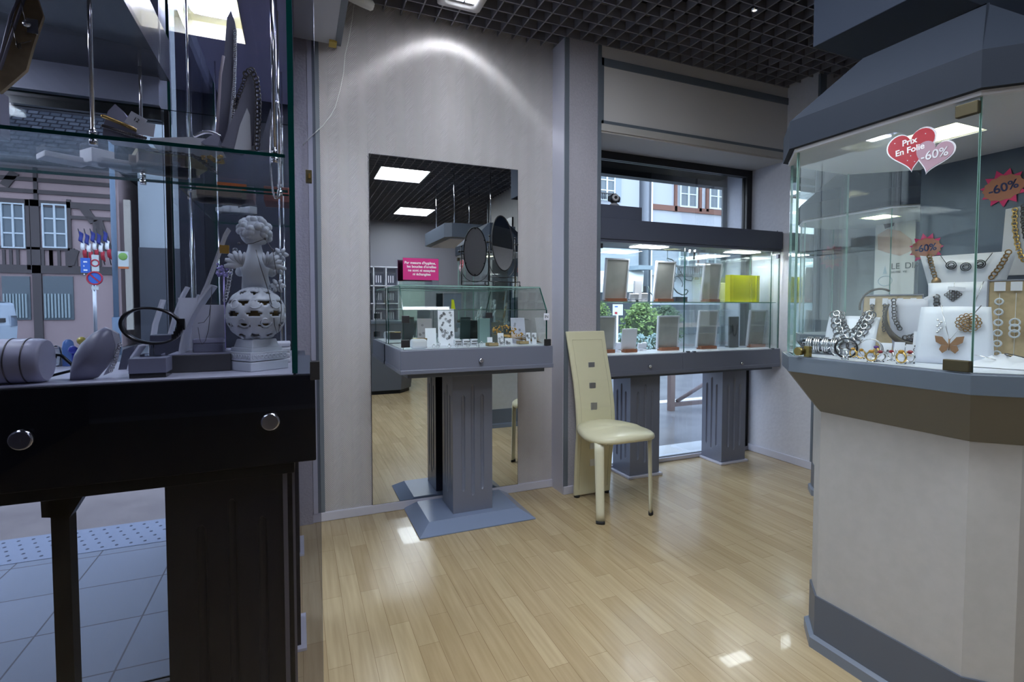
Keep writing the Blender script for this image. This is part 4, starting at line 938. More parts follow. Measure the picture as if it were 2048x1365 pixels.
rings_ = [(1706, 716, GOLD, 'amber'), (1722, 718, GOLD, 'amber'), (1735, 708, GOLD, 'purple'), (1752, 714, GOLD, 'purple'), (1768, 706, SILVER, 'red'), (1792, 712, GOLD, 'amber'), (1808, 716, SILVER, 'clear'), (1822, 713, OXID, 'blue'), (1836, 712, SILVER, 'blue'), (1852, 720, SILVER, 'clear'), (1866, 722, SILVER, 'clear'), (1760, 724, SILVER, 'red'), (1782, 722, SILVER, 'red'), (1802, 728, GOLD, 'amber'), (1845, 706, OXID, 'dark'), (1725, 704, SILVER, 'clear'), (1672, 712, SILVER, 'clear'), (1690, 719, SILVER, 'clear'), (1742, 724, GOLD, 'amber'), (1820, 727, SILVER, 'red')]
stone = dict(amber=mat('amber stone', (.5, .25, .03), .1), purple=PURPLE, red=mat('red stone', (.25, .02, .03), .1), clear=mat('clear stone', (.7, .72, .75), .05), blue=mat('dark blue stone', (.03, .04, .12), .1), dark=OXID)
RL = {}
proto = {}
for k, (u, v, m_, st) in enumerate(rings_):
    p = place(u, v); key = (m_.name, st)
    if key not in proto:
        t = thing('ring', '', 'ring', (0, 0, 0)); b = MB(); b.ring((0, 0, .0115), .0095, .0018, (.3, 1, 0), 18, 6); b.build('band', m_, t)
        b = MB(); b.ball((0, 0, .022), .0055, 8, 5, sc=(1, 1, .7)); b.build('stone', stone[st], t); b = MB(); b.tube([(0, 0, 0), (0, 0, .002)], .008, 12); b.build('clear_stand', CLEARP, t); proto[key] = t; o = t
    else: o = copy_tree(proto[key])
    o.location = p; o.rotation_euler = (0, 0, -A1 + random.uniform(-.6, .6)); s_ = random.uniform(1.2, 1.6); o.scale = (s_, s_, s_)
    side = 'in the front row' if v > 716 else 'in the rear row'
    o['label'] = '%s ring with a %s stone %s of the loose rings, number %d from the left edge of the counter' % (m_.name, st, side, k + 1) if 0 else '%s ring, %s stone, %s, %s' % (m_.name, st, side, ('near the bangles', 'before the black hoop', 'before the wire bangle', 'below the earring cards', 'by the tall card', 'toward the brass hinge block')[min(5, int((u - 1665) / 36))])
    o['group'] = 'loose rings along the counter tray'; RL.setdefault(o['label'], []).append((u, o))
for lab_, L2 in RL.items():
    if len(L2) > 1:
        for i, (u, o) in enumerate(sorted(L2, key=lambda q: q[0])): o['label'] = lab_ + ', ' + ('left', 'right')[min(i, 1)] + ' one'
# crumpled white cloth with bangles at the right
p = place(2005, 735); t = thing('white_cloth', 'crumpled white cloth at the lower right corner of the counter', 'cloth', p)
b = MB(); G_ = 14; V = {}
for i in range(G_ + 1):
    for j in range(G_ + 1):
        x, y = (i / G_ - .5) * .19, (j / G_ - .5) * .14; rr_ = max(0, 1 - (2 * abs(i / G_ - .5)) ** 2) * max(0, 1 - (2 * abs(j / G_ - .5)) ** 2)
        V[i, j] = b.bm.verts.new(face_m(p + Vector((.02, 0, .001)), A1) @ Vector((x, y, rr_ * (.026 + .012 * math.sin(i * 1.7) * math.cos(j * 1.3)))))
for i in range(G_):
    for j in range(G_): b.bm.faces.new([V[i, j], V[i + 1, j], V[i + 1, j + 1], V[i, j + 1]])
b.build('cloth_body', CARD, t, smooth=True)
for k, (dx_, dz_, m_, lab) in enumerate(((-.03, .02, SILVER, 'thin silver bangle lying on the white cloth'), (.03, .028, BLACKLEA, 'black cord bangle lying on the white cloth'))):
    b = MB(); b.ring(face_m(p, A1) @ Vector((dx_, 0, dz_)), .028, .0013, (.3, -.2, 1), 24, 6); tag(b.build('cloth_bangle', m_), lab, 'bracelet')
# =================================================================== LEFT FOREGROUND CASE (dark, behind the tinted panel)
SLATD = mat('dark slate lacquer', (.010, .011, .020), .32, spec=.3)
lc = thing('dark_display_case', 'glass display case painted shade dark in the left foreground with two round locks', 'display case', (-.6, 1.5, 0))
x0, x1, y0, y1 = -1.32, .036, 1.30, 1.79; ZT = .990
b = MB(); b.box(x0, x1, y0, y1, .782, ZT); b.box(x0 + .01, -.012, y0 + .02, y1, .752, .782); b.build('tray_table', CABDARK, lc, bevel=.003)
b = MB(); b.box(x0, -.012, y0 + .004, y1 - .01, ZT, ZT + .003); b.build('white_liner', mat('liner lilac white', (.55, .55, .66), .35), lc)
b = MB(); b.box(-.006, x1 - .002, y0 + .002, y1, ZT, ZT + .002); b.build('slate_ledge', CABD, lc)
for u, v in ((45, 879), (541, 843)): lock(lc, pY(u, v, y0 - .001), r=.021)
fluted('pillar', lc, pY(330, 1000, 1.38).x, pY(586, 1000, 1.38).x, 1.38, 1.66, 0, .752, SLATD)
for (ua, ub) in ((566, 575), (585, 590)):
    b = MB(); b.box(pY(ua, 1000, 1.372).x, pY(ub, 1000, 1.372).x, 1.366, 1.3785, 0, .750); b.build('edge_profile', mat('dull aluminium', (.22, .22, .27), .4, .6), lc)
xa = pY(107, 1200, 1.42).x; xb = pY(144, 1200, 1.42).x
b = MB(); b.box(xa, xb, 1.42, 1.46, 0, .752); b.prism([(pY(80, 1000, 1.42).x, .755), (pY(185, 985, 1.42).x, .755), (xb, pY(145, 1036, 1.42).z), (pY(83, 1036, 1.42).x, pY(83, 1036, 1.42).z)], -1.46, -1.42, M=R3('X', PI / 2)); b.build('leg', CABDARK, lc)
b = MB(); b.pane(-.014, -.002, y0 + .008, y1 - .005, ZT + .003, 2.03); b.build('side_glass', [CGLASS, GREENEDGE], lc)
b = MB(); b.pane(x0 + .02, -.016, y1 - .014, y1 - .006, ZT + .003, ZH0 - .01); b.build('back_glass', [CGLASS, GREENEDGE], lc)
zS = pY(578, 310, 1.335).z
b = MB(); b.pane(x0 + .03, -.022, 1.335, 1.74, zS - .008, zS); b.build('glass_shelf', [CGLASS, GREENEDGE], lc)
for u in (187, 549):
    for yy in (1.345, 1.72):
        X_ = pY(u, 290, 1.345).x; b = MB(); b.cyl((X_, yy, zS - .016), (X_, yy, 2.035), .0042, 10); b.cyl((X_, yy, zS - .020), (X_, yy, zS - .006), .008, 12); b.cyl((X_, yy, zS), (X_, yy, zS + .012), .007, 12); b.build('shelf_rod', CHROME, lc)
xl = pZ(335, 155, ZH1).x
b = MB(); b.box(x0, xl, 1.05, 1.80, ZH1, ZH1 + .12); b.build('canopy', mat('canopy underside slate', (.06, .07, .09), .25, coat=.3), lc)
b = MB(); b.box(-1.10, -.85, 1.36, 1.60, ZH1 - .012, ZH1 - .0005); b.build('canopy_lamp', mat('left case fill light', (.88, .93, 1), .5, emit=10), lc)  # fill light added out of view to brighten the shelf goods
# neighbouring case along the left glass
ZV = pY(585, 211, 2.84).z
sc2 = thing('side_display_case', 'narrow glass case running back to the mirror wall beyond the dark case', 'display case', (-.16, 2.3, 0))
b = MB(); b.box(-.325, .030, 1.80, 2.78, .80, .93); b.build('tray_table', CABD, sc2, bevel=.002)
b = MB(); b.box(-.32, -.008, 1.805, 2.77, .93, .933); b.build('white_liner', MATS['liner lilac white'], sc2)
for a, c in ((1.825, 2.00), (2.53, 2.70)):
    pl = fluted('pillar', sc2, -.26, -.006, a, c, .012, .80, SLATD)
    b = MB(); b.box(-.275, .012, a - .02, c + .02, 0, .011); b.build('white_base_trim', PALE, pl, bevel=.002)
b = MB(); b.pane(-.318, -.02, 1.80, 2.50, zS - .006, zS); b.build('glass_shelf', [CGLASS, GREENEDGE], sc2)
b = MB(); b.pane(-.012, -.004, 1.81, 2.76, .933, ZV - .002); b.build('side_glass', [CGLASS, GREENEDGE], sc2)
b = MB(); X_ = pY(470, 250, 2.45).x
for yy in (1.86, 2.46):
    for xx in (-.30, -.05): b.cyl((xx, yy, zS), (xx, yy, ZV), .003, 8); b.cyl((xx, yy, zS - .006), (xx, yy, .933), .003, 8)
b.build('shelf_rod', CHROME, sc2)
xr = pY(588, 211, 2.84).x
b = MB(); b.box(xl + .002, xr + .0, 1.05, 2.838, ZV, ZV + .14); can = b.build('canopy', VIOLET, sc2)
lq = [pZ(u, v, ZV) for u, v in ((370, 66), (494, 84), (480, 0), (350, 0))]
lx0, lx1, ly0, ly1 = lq[0].x + .005, lq[1].x - .005, lq[0].y - .34, lq[0].y - .0
c = MB(); c.box(lx0, lx1, ly0, ly1, ZV - .02, ZV + .06); cut(can, c)
b = MB(); e = .002
for q_ in ((lx0, lx0 + e, ly0, ly1), (lx1 - e, lx1, ly0, ly1), (lx0 + e, lx1 - e, ly0, ly0 + e), (lx0 + e, lx1 - e, ly1 - e, ly1)): b.box(*q_, ZV - .003, ZV + .055)
b.box(lx0 + e, lx1 - e, ly0 + e, ly1 - e, ZV + .052, ZV + .055); rf = b.build('lamp_reflector', IVORY, sc2)
b = MB(); b.prism(rrect((lx0 + lx1) / 2, (ly0 + ly1) / 2 - .02, (lx1 - lx0) / 2 - .03, .11, .03), ZV + .038, ZV + .046); b.build('lamp', mat('violet lamp lens', (.55, .62, 1), .4, emit=3.5), rf)
b = MB()
for k in range(6):
    xx = lx0 + .045 + (lx1 - lx0 - .09) * k / 5; b.cyl((xx, (ly0 + ly1) / 2 - .05, ZV + .030), (xx, (ly0 + ly1) / 2 + .06, ZV + .030), .005, 8)
b.build('lamp_tube', mat('strong tube lamp', (.9, .93, 1), .5, emit=45), rf)
# higher canopy strip with its grey side fascia
zc2 = pY(682, 90, 2.84).z; xf = pY(682, 90, 2.84).x; xf0 = pY(670, 88, 2.84).x
t = thing('overhead_canopy', 'light grey canopy with blue grey side fascia at the top left of the wallpapered wall', 'canopy', (.1, 2.2, zc2))
b = MB(); b.box(xr + .003, xf0, 1.05, 2.85, zc2, zc2 + .08); b.build('light_underside', mat('light grey paint', (.50, .52, .56), .5), t)
b = MB(); b.box(xf0, xf, 1.05, 2.85, zc2 - .004, ZC - .003); b.build('side_fascia', TRIM, t)
b = MB(); q = pY(665, 92, 2.80); b.box(q.x - .015, q.x + .022, 2.80, 2.86, zc2 - .012, zc2 - .001); b.build('yellow_block', mat('ochre wood', (.55, .42, .10), .5), t)
# tinted glass panel in front
gp = thing('tinted_glass_panel', 'tall grey tinted glass panel standing before the dark display case', 'glass panel', (-.6, 1.1, 0))
xe = pY(641, 950, 1.10).x
b = MB(); b.pane(-1.55, xe, 1.095, 1.105, .0, 2.6); b.build('glass_sheet', [DGLASS, BLACK], gp)
q0 = pY(622, 724, 1.09); q1 = pY(637, 760, 1.09)
b = MB(); b.box(q0.x - .002, xe + .001, 1.088, 1.112, q1.z, q0.z); b.build('hinge_clamp', BLACK, gp, bevel=.001)
q0 = pY(611, 341, 1.09); q1 = pY(624, 367, 1.09)
b = MB(); b.box(q0.x, q1.x, 1.082, 1.0945, q1.z, q0.z); k_ = b.build('latch_plate', MATS['dark brass'], gp, bevel=.001)
b = MB(); b.box(q0.x + .005, q1.x - .003, 1.078, 1.082, (q0.z + q1.z) / 2 - .005, (q0.z + q1.z) / 2 + .004); b.build('latch_bolt', GOLD, k_)

# ------------------------------------------------------------------ goods on the dark case tray
ZL = ZT + .0035
LIL = SATIN
def pt(u, v): return pZ(u, v, ZL)
# satin bracelet roll
pA = pt(78, 771); r_ = .046
t = thing('satin_bracelet_roll', 'lilac grey satin roll with two dark bands at the left edge of the dark case', 'jewellery stand', pA)
y_ = 1.30 + .012 + r_; zc = ZL + r_ - .001
xs_ = [pY(-60, 740, y_).x, pY(96, 740, y_).x]; Lr = xs_[1] - xs_[0]
b = MB(); N = 18; P = [Vector((xs_[0] + Lr * k / N, y_, zc)) for k in range(N + 1)]
def rr_(k): f_ = k / N; return r_ * (1 - .10 * max(0, (abs(f_ - .5) - .42) / .08)) if True else r_
b.tube(P, [rr_(k) for k in range(N + 1)], 32, ex=1.0); b.build('satin_roll', SATIN, t)
for u in (28, 62):
    X_ = pY(u, 740, y_).x; b = MB(); b.ring((X_, y_, zc), r_ + .0005, .0012, (1, 0, 0), 36, 6); tag(b.build('thin_bangle', OXID), 'thin dark bangle on the satin roll, ' + ('left one' if u == 28 else 'right one'), 'bracelet', 'thin dark bangles on the satin roll')
# leaf shaped satin cushion
pc = pt(190, 762); t = thing('leaf_cushion_stand', 'leaf shaped grey satin cushion leaning with a white back flap', 'jewellery stand', pc)
yb = 1.37
out = [pY(u, v, yb) for u, v in ((138, 762), (139, 740), (146, 712), (160, 688), (182, 668), (208, 655), (222, 662), (230, 690), (226, 716), (214, 735), (196, 755), (168, 765))]
cz = sum((p for p in out), Vector()) / len(out)
b = MB(); rings = []
for sc_, dy_ in ((.02, -.030), (.35, -.027), (.7, -.017), (.93, -.004), (1.0, .004), (.93, .010), (.5, .014), (.02, .015)):
    rings.append([cz + (p - cz) * sc_ + Vector((0, dy_, 0)) for p in out])
b.loft(rings); b.build('cushion', mat('grey satin dark', (.22, .22, .30), .35), t, smooth=True)
for q_ in (0,):
    pts = [pY(u, v, yb + .016) for u, v in ((208, 655), (222, 660), (236, 668), (240, 690), (234, 720), (222, 745), (206, 752), (214, 738), (226, 716), (230, 690), (222, 664))]
    b = MB(); b.face(pts); b.face([p + Vector((0, .010, 0)) for p in pts])
    for i in range(len(pts)): b.face([pts[i], pts[(i + 1) % len(pts)], pts[(i + 1) % len(pts)] + Vector((0, .010, 0)), pts[i] + Vector((0, .010, 0))])
    b.build('white_flap', CARD, t)
b = MB()
chain(b, [pY(u, v, yb - .002) for u, v in ((240, 690), (232, 712), (222, 742))], .004, .001, 8, 4); tag(b.build('fine_chain', SILVER), 'fine silver chain trailing behind the leaf shaped cushion', 'necklace')
# angular dark bangle
b = MB(); b.tube([pY(u, v, 1.40) for u, v in ((86, 757), (90, 740), (101, 718), (112, 710), (122, 711), (142, 728), (146, 732))], .0035, 8); b.tube([pY(u, v, 1.40) for u, v in ((86, 757), (110, 750), (142, 742))], .003, 8); b.ball(pY(105, 714, 1.40), .008)
tag(b.build('angular_bangle', MATS['black wire']), 'angular dark metal bangle lying open between roll and cushion', 'bracelet')
# black cuff on a clear stand over a small grey box
pb = [pY(u, v, 1.345) for u, v in ((257, 757), (333, 757), (333, 716), (257, 718))]
t = thing('small_grey_box', 'small grey gift box with black base in front of the black cuff', 'box', (pb[0] + pb[1]) / 2)
b = MB(); b.box(pb[0].x, pb[1].x, 1.345, 1.405, ZL + .010, pb[2].z); b.build('lid', GREYBOX, t, bevel=.001)
b = MB(); b.box(pb[0].x + .001, pb[1].x - .001, 1.346, 1.404, ZL, ZL + .010); b.build('base', BLACKLEA, t)
yq = 1.40; cc = pY(304, 652, yq)
t = thing('clear_bracelet_stand', 'clear acrylic post holding the black leather cuff', 'jewellery stand', pt(305, 740))
b = MB(); zt_ = pY(300, 690, yq).z; b.cyl((cc.x - .002, yq, pb[2].z), (cc.x - .002, yq, zt_), .005); b.box(cc.x - .02, cc.x + .02, yq - .02, yq + .02, pb[2].z, pb[2].z + .006); b.build('post', CLEARP, t)
b = MB(); ra_, rb_ = .058, .040; Mc = T3(cc.x, yq, cc.z) @ R3('Y', math.radians(10))
N = 48; rg = []
for k in range(N):
    a_ = 2 * PI * k / N; p = Vector((ra_ * math.cos(a_), 0, rb_ * math.sin(a_))); nn = Vector((math.cos(a_), 0, math.sin(a_))); wd = .012
    rg.append([Mc @ (p + nn * .0028 + Vector((0, s_ * wd, 0))) for s_ in (-1, 1)] + [Mc @ (p - nn * .0028 + Vector((0, s_ * wd, 0))) for s_ in (1, -1)])
b.loft(rg + [rg[0]], caps=False); cu = tag(b.build('leather_cuff', BLACKLEA), 'black leather cuff bracelet standing as an oval ring near the left cushion', 'bracelet')
b = MB()
for k in range(5): b.box(cc.x + .040 + k * .004, cc.x + .050 + k * .004, yq - .015, yq - .003, cc.z - .030 + k * .006, cc.z - .020 + k * .007)
b.box(cc.x + .05, cc.x + .066, yq - .012, yq - .005, cc.z - .010, cc.z + .016, M=None); cu2 = b.build('buckle', BLACKLEA, cu)
# dark flat box and curved white bust with fine chains
pb = [pY(u, v, 1.42) for u, v in ((333, 749), (462, 744), (462, 708), (333, 714))]
t = thing('flat_dark_box', 'flat dark grey box carrying the curved white necklace stand', 'box', (pb[0] + pb[1]) / 2)
b = MB(); zb_ = pb[2].z; b.box(pb[0].x, pb[1].x, 1.42, 1.60, ZL, zb_); b.build('body', mat('box dark taupe', (.075, .075, .08), .5), t, bevel=.002); b = MB(); b.box(pb[0].x + .003, pb[1].x - .003, 1.423, 1.597, zb_, zb_ + .002); b.build('top_sheet', SATIN, t)
def curved(name, label, pts_, y, dep, w, m, back=None):
    P = [pY(u, v, y) for u, v in pts_]; t = thing(name, label, 'jewellery stand', P[0]); b = MB(); A_ = []
    for i, p in enumerate(P):
        d = (P[min(i + 1, len(P) - 1)] - P[max(i - 1, 0)]).normalized(); n_ = Vector((-d.z, 0, d.x)) * .0022; A_.append((p + n_, p - n_))
    b.loft([[a_, a_ + Vector((0, dep, 0)), c_ + Vector((0, dep, 0)), c_] for a_, c_ in A_]); b.build('curved_face', m, t, smooth=False)
    return t
zf = zb_ + .002
t = curved('curved_necklace_stand', 'tall curved white necklace stand with fine chains on the flat dark box', ((358, 713), (361, 690), (368, 660), (382, 630), (400, 600), (422, 570)), 1.43, .10, .1, WHITE)
q = [pY(u, v, 1.50) for u, v in ((385, 712), (450, 710), (452, 610), (400, 606))]
b = MB(); b.box(q[0].x, q[1].x, 1.50, 1.506, zf, q[2].z); b.build('back_plate', CARD, t)
b = MB(); b.tube([pY(u, v, 1.445) for u, v in ((424, 575), (422, 600), (420, 630), (417, 660), (411, 682), (404, 690), (400, 680), (396, 655))], .0007, 5); b.tube([pY(u, v, 1.444) for u, v in ((424, 575), (421, 610), (418, 632), (408, 645), (396, 647))], .0007, 5)
tag(b.build('fine_necklace', OXID), 'pair of very fine dark chains hanging from the curved white stand', 'necklace')
q = [pY(u, v, 1.46) for u, v in ((386, 705), (447, 705), (447, 677), (386, 677))]
t = thing('pale_box', 'pale grey box with rounded lid beside the cherub figurine', 'box', q[0]); b = MB(); b.box(q[0].x, q[1].x, 1.46, 1.497, zf, zf + .022); b.build('base', GREYBOX, t, bevel=.002); b = MB(); b.box(q[0].x - .001, q[1].x + .001, 1.459, 1.498, zf + .0225, q[2].z); b.build('lid', SATIN, t, bevel=.003)
# long diagonal glittering bracelet board
t = curved('glitter_board', 'narrow slanted white glitter board rising behind the curved stand', ((395, 606), (412, 568), (430, 520), (448, 470), (456, 456)), 1.58, .05, .1, mat('glitter white', (.62, .60, .64), .5, build=mottled((.45, .42, .46), (.85, .83, .86), 500)))
b = MB(); q = pY(450, 500, 1.578); b.box(q.x - .012, q.x + .010, 1.572, 1.579, q.z - .010, q.z + .012); b.build('amber_clip', mat('amber clip', (.45, .25, .05), .3), t)
b = MB(); q2 = pY(395, 606, 1.6); b.box(q2.x, q2.x + .012, 1.59, 1.62, ZL, q2.z); b.build('prop', CARD, t)
# smaller stands behind the cuff
for k, (pts_, y, dep, lab) in enumerate((
        (((296, 735), (300, 690), (306, 650), (318, 612), (322, 600)), 1.66, .05, 'slim curved white stand seen through the black cuff, left one'),
        (((328, 730), (334, 680), (348, 630), (362, 592), (372, 574)), 1.64, .05, 'tall curved white stand seen through the black cuff, right one'),
        (((384, 730), (382, 650), (386, 610), (396, 590)), 1.68, .05, 'short curved white stand just left of the curved necklace stand'),
        (((255, 742), (262, 715), (278, 692), (292, 690)), 1.50, .07, 'low arched white stand under the black cuff'))):
    curved('curved_stand', lab, pts_, y, dep, .1, CARD)
q = [pY(u, v, 1.62) for u, v in ((358, 665), (396, 665), (396, 596), (358, 597))]
t = thing('white_card_stand', 'square white card between the black cuff and the curved stand', 'card', q[0]); b = MB(); b.box(q[0].x, q[1].x, 1.62, 1.624, ZL, q[2].z); b.build('card', CARD, t)
q = [pY(u, v, 1.52) for u, v in ((300, 715), (362, 712), (362, 670), (300, 678))]
t = thing('dark_box', 'dark slate box behind the small grey box', 'box', q[0]); b = MB(); b.box(q[0].x, q[1].x, 1.52, 1.58, ZL, q[2].z); b.build('body', DGREYBOX, t, bevel=.001)
q = [pY(u, v, 1.55) for u, v in ((236, 742), (272, 742), (268, 692), (246, 700))]
t = thing('dark_arch_block', 'dark arched block between the leaf cushion and the small grey box', 'jewellery stand', q[0]); b = MB(); b.face([q[0], q[1], q[2], q[3]]); b.face([p + Vector((0, .04, 0)) for p in q])
for i in range(4): b.face([q[i], q[(i + 1) % 4], q[(i + 1) % 4] + Vector((0, .04, 0)), q[i] + Vector((0, .04, 0))])
b.build('block', DGREYBOX, t)
for k, (u, h, m_, lab) in enumerate(((48, .05, CLEARP, 'short clear ring cone'), (88, .065, mat('mint acrylic', (.35, .45, .42), .3), 'rounded mint acrylic peg'), (112, .055, CLEARP, 'clear tilted ring cone'), (138, .07, mat('blue acrylic', (.10, .22, .55), .25), 'rounded blue acrylic peg'))):
    p = pt(u, 740); p.y = min(p.y, 1.72); p = Vector((pY(u, 740, 1.70).x, 1.70, ZL)); b = MB(); b.lathe([(.013, ZL), (.013, ZL + h * .7), (.011, ZL + h * .9), (.005, ZL + h)], (p.x, p.y, 0), 16); tag(b.build('ring_peg', m_), lab + ' near the back of the dark case', 'ring holder')
for (u, v, r_, m_, lab) in ((146, 700, .010, BLUEB, 'round royal blue bead ring'), (163, 682, .010, mat('yellow bead', (.5, .42, .08), .3), 'yellow textured bead ring')):
    q = pY(u, v, 1.60); b = MB(); b.ball(q, r_, 12, 8); b.tube([q - Vector((0, 0, r_)), Vector((q.x, q.y, ZL))], .003, 8); tag(b.build('bead_ring', m_), lab + ' standing behind the leaf cushion', 'ring')

# cherub on an openwork globe, seen from behind
cb = Vector((pY(512, 740, 1.40).x, 1.44, ZL)); S_ = 1.0
t = thing('cherub_figurine', 'white porcelain cherub seated on an openwork globe with stepped square base', 'figurine', cb)
Mz = T3(*cb) @ R3('Z', math.radians(38))
k_ = pY(512, 740, 1.44); topz = pY(512, 430, 1.44).z; Ht = topz - ZL
b = MB(); w = .052
b.box(-w, w, -w, w, 0, .022, M=Mz); b.box(-w * .97, w * .97, -w * .97, w * .97, .024, .046, M=Mz); b.box(-w * .80, w * .80, -w * .80, w * .80, .046, .056, M=Mz)
b.prism([(-w * .72, -w * .72), (w * .72, -w * .72), (w * .72, w * .72), (-w * .72, w * .72)], .056, .076, poly2=[(-w * .62, -w * .62), (w * .62, -w * .62), (w * .62, w * .62), (-w * .62, w * .62)], M=Mz)
b.build('stepped_base', PORC, t, bevel=.0015)
b = MB()
for f_ in range(4):
    Mf = Mz @ R3('Z', PI / 2 * f_)
    for k in range(9): b.ring(Mf @ Vector((-.042 + .0105 * k, -w * .97, .035)), .0045, .0016, Mf.to_3x3() @ Vector((0, 1, 0)), 10, 4)
b.build('base_relief', PORC, t)
gc = Vector((cb.x, cb.y, ZL + .138)); GR = .066
b = MB(); b.lathe([(.026, .076), (.020, .082), (.018, .086), (.024, .092)], (cb.x, cb.y, ZL), 20); b.build('globe_stem', PORC, t)
b = MB(); NU, NV = 96, 48; V = {}
for j in range(1, NV):
    for i in range(NU):
        th = PI * j / NV; ph = 2 * PI * i / NU
        r_ = GR * (1 + .02 * math.sin(ph * 12) * math.sin(th * 9) + .015 * math.sin(ph * 20 + th * 14))
        V[i, j] = b.bm.verts.new(gc + Vector((r_ * math.sin(th) * math.cos(ph), r_ * math.sin(th) * math.sin(ph), r_ * math.cos(th))))
for j in range(1, NV - 1):
    for i in range(NU):
        ph = (i + .5) / NU; th = (j + .5) / NV; u_ = ((ph * 8 + (0.5 if int(th * 7) % 2 else 0)) % 1) - .5; v_ = ((th * 7) % 1) - .5
        hole = (abs(u_) * 1.7) ** 1.4 + (abs(v_ + .25 * abs(u_)) * 2.4) ** 1.6 < .40 and .18 < th < .88
        if not hole: b.bm.faces.new([V[i, j], V[(i + 1) % NU, j], V[(i + 1) % NU, j + 1], V[i, j + 1]])
b.build('openwork_globe', PORC, t, smooth=True, solid=.004)
b = MB()
for k in range(8):
    for (th0, rr0) in ((1.15, .016), (1.85, .015)):
        ph0 = 2 * PI * (k + (0 if th0 < 1.5 else .5)) / 8; P = []
        for q_ in range(16):
            a_ = q_ / 15 * 1.7 * PI; rr2 = rr0 * (1 - .55 * q_ / 15); th = th0 + rr2 / GR * math.sin(a_); ph = ph0 + rr2 / GR * math.cos(a_) / math.sin(th0)
            P.append(gc + Vector((math.sin(th) * math.cos(ph), math.sin(th) * math.sin(ph), math.cos(th))) * (GR + .001))
        b.tube(P, .0026, 5)
b.build('scroll_relief', PORC, t)
b = MB(); b.ball(gc, GR * .80, 24, 14); b.build('amber_core', AMBER, t)
# body (one skinned surface): pelvis, spine, head, arms, legs
def skin(name, pts, edges, m, parent, root=0, sub=2):
    me = bpy.data.meshes.new(name); me.from_pydata([Vector(p[0]) - W0(parent) for p in pts], edges, []); o = bpy.data.objects.new(name, me); COL.objects.link(o); o.parent = parent
    md = o.modifiers.new('skin', 'SKIN'); md.use_smooth_shade = True
    for i, p in enumerate(pts): me.skin_vertices[0].data[i].radius = (p[1], p[2] if len(p) > 2 else p[1]); me.skin_vertices[0].data[i].use_root = (i == root)
    md2 = o.modifiers.new('sub', 'SUBSURF'); md2.levels = sub; md2.render_levels = sub; me.materials.append(m); return o
z0_ = ZL + .195; hz = topz - .045
def V3(x, y, z): return Vector((cb.x + x, cb.y + y, z))
pts = [(V3(0, 0, z0_ + .006), .037), (V3(0, 0, z0_ + .035), .032), (V3(0, .0, z0_ + .062), .032), (V3(0, .0, hz - .028), .014), (V3(0, .002, hz), .020),
       (V3(-.028, .004, z0_ + .064), .012), (V3(-.040, .022, z0_ + .045), .010), (V3(-.026, .044, z0_ + .050), .008),
       (V3(.028, .004, z0_ + .064), .012), (V3(.040, .022, z0_ + .045), .010), (V3(.026, .044, z0_ + .050), .008),
       (V3(-.020, .034, z0_ + .002), .018), (V3(-.024, .052, z0_ - .022), .013), (V3(-.022, .064, z0_ - .040), .009), (V3(.020, .034, z0_ + .002), .018), (V3(.024, .052, z0_ - .022), .013), (V3(.022, .064, z0_ - .040), .009)]
skin('body', pts, [(0, 1), (1, 2), (2, 3), (3, 4), (2, 5), (5, 6), (6, 7), (2, 8), (8, 9), (9, 10), (0, 11), (11, 12), (12, 13), (0, 14), (14, 15), (15, 16)], PORC, t)
b = MB(); b.ball(V3(0, 0, hz), .034, 16, 12)
random.seed(3)
for k in range(70):
    a_ = random.uniform(0, 2 * PI); e_ = random.uniform(-.5, 1.4); b.ball(V3(.034 * math.cos(e_) * math.cos(a_), .034 * math.cos(e_) * math.sin(a_), hz + .034 * math.sin(e_)), random.uniform(.007, .011), 7, 5)
b.build('curly_hair', PORC, t)
for s in (-1, 1):
    b = MB()
    for k in range(6):
        a_ = math.radians(35 + 24 * k); r_ = .040 - .003 * k; c_ = V3(s * (.014 + .012), -.026, z0_ + .066)
        tip = c_ + Vector((s * r_ * math.cos(a_ - .9), -.008, r_ * math.sin(a_ - .9) * 1.0 + .004))
        b.tube([c_, c_.lerp(tip, .5) + Vector((0, -.004, 0)), tip], [.006, .0095, .004], 8, ex=.45)
    b.build('wing', PORC, t)
for (dx_, dz_) in ((.052, .0), (.058, .035), (.050, -.045)):
    c_ = V3(dx_, .012, z0_ + .06 + dz_); b = MB()
    for k in range(6):
        a_ = 2 * PI * k / 6; b.tube([c_, c_ + Vector((.012 * math.cos(a_), -.006, .012 * math.sin(a_))), c_ + Vector((.019 * math.cos(a_), -.001, .019 * math.sin(a_)))], [.003, .007, .003], 7, ex=.4)
    b.ball(c_ + Vector((0, -.006, 0)), .004, 8, 6); b.build('porcelain_flower', PORC, t)
b = MB(); y_ = cb.y - .052
P = [pY(u, v, y_) for u, v in ((478, 487), (492, 489), (506, 487), (530, 478), (545, 500), (552, 540), (560, 580), (563, 620), (560, 650), (555, 672), (549, 650), (546, 620), (536, 580), (520, 530), (512, 500))]
b.tube(P, .0009, 5)
for q_ in (P[0], P[3], P[4], P[8]): b.ball(q_, .003, 8, 5)
tag(b.build('fine_necklace', OXID), 'fine dark necklace draped over the white cherub figurine', 'necklace')
b = MB(); chain(b, [pY(u, v, 1.47) for u, v in ((470, 500), (462, 540), (456, 575), (450, 600))], .0048, .0016, 10, 5); tag(b.build('silver_chain', SILVER), 'bright silver chain hanging left of the cherub', 'necklace')
b = MB()
q = pY(447, 540, 1.56)
random.seed(5)
for k in range(26): b.ball(q + Vector((random.uniform(-.014, .014), random.uniform(-.01, .01), random.uniform(-.016, .016))), .004, 6, 4)
b.tube([q, Vector((q.x, q.y, ZL))], .002, 6)
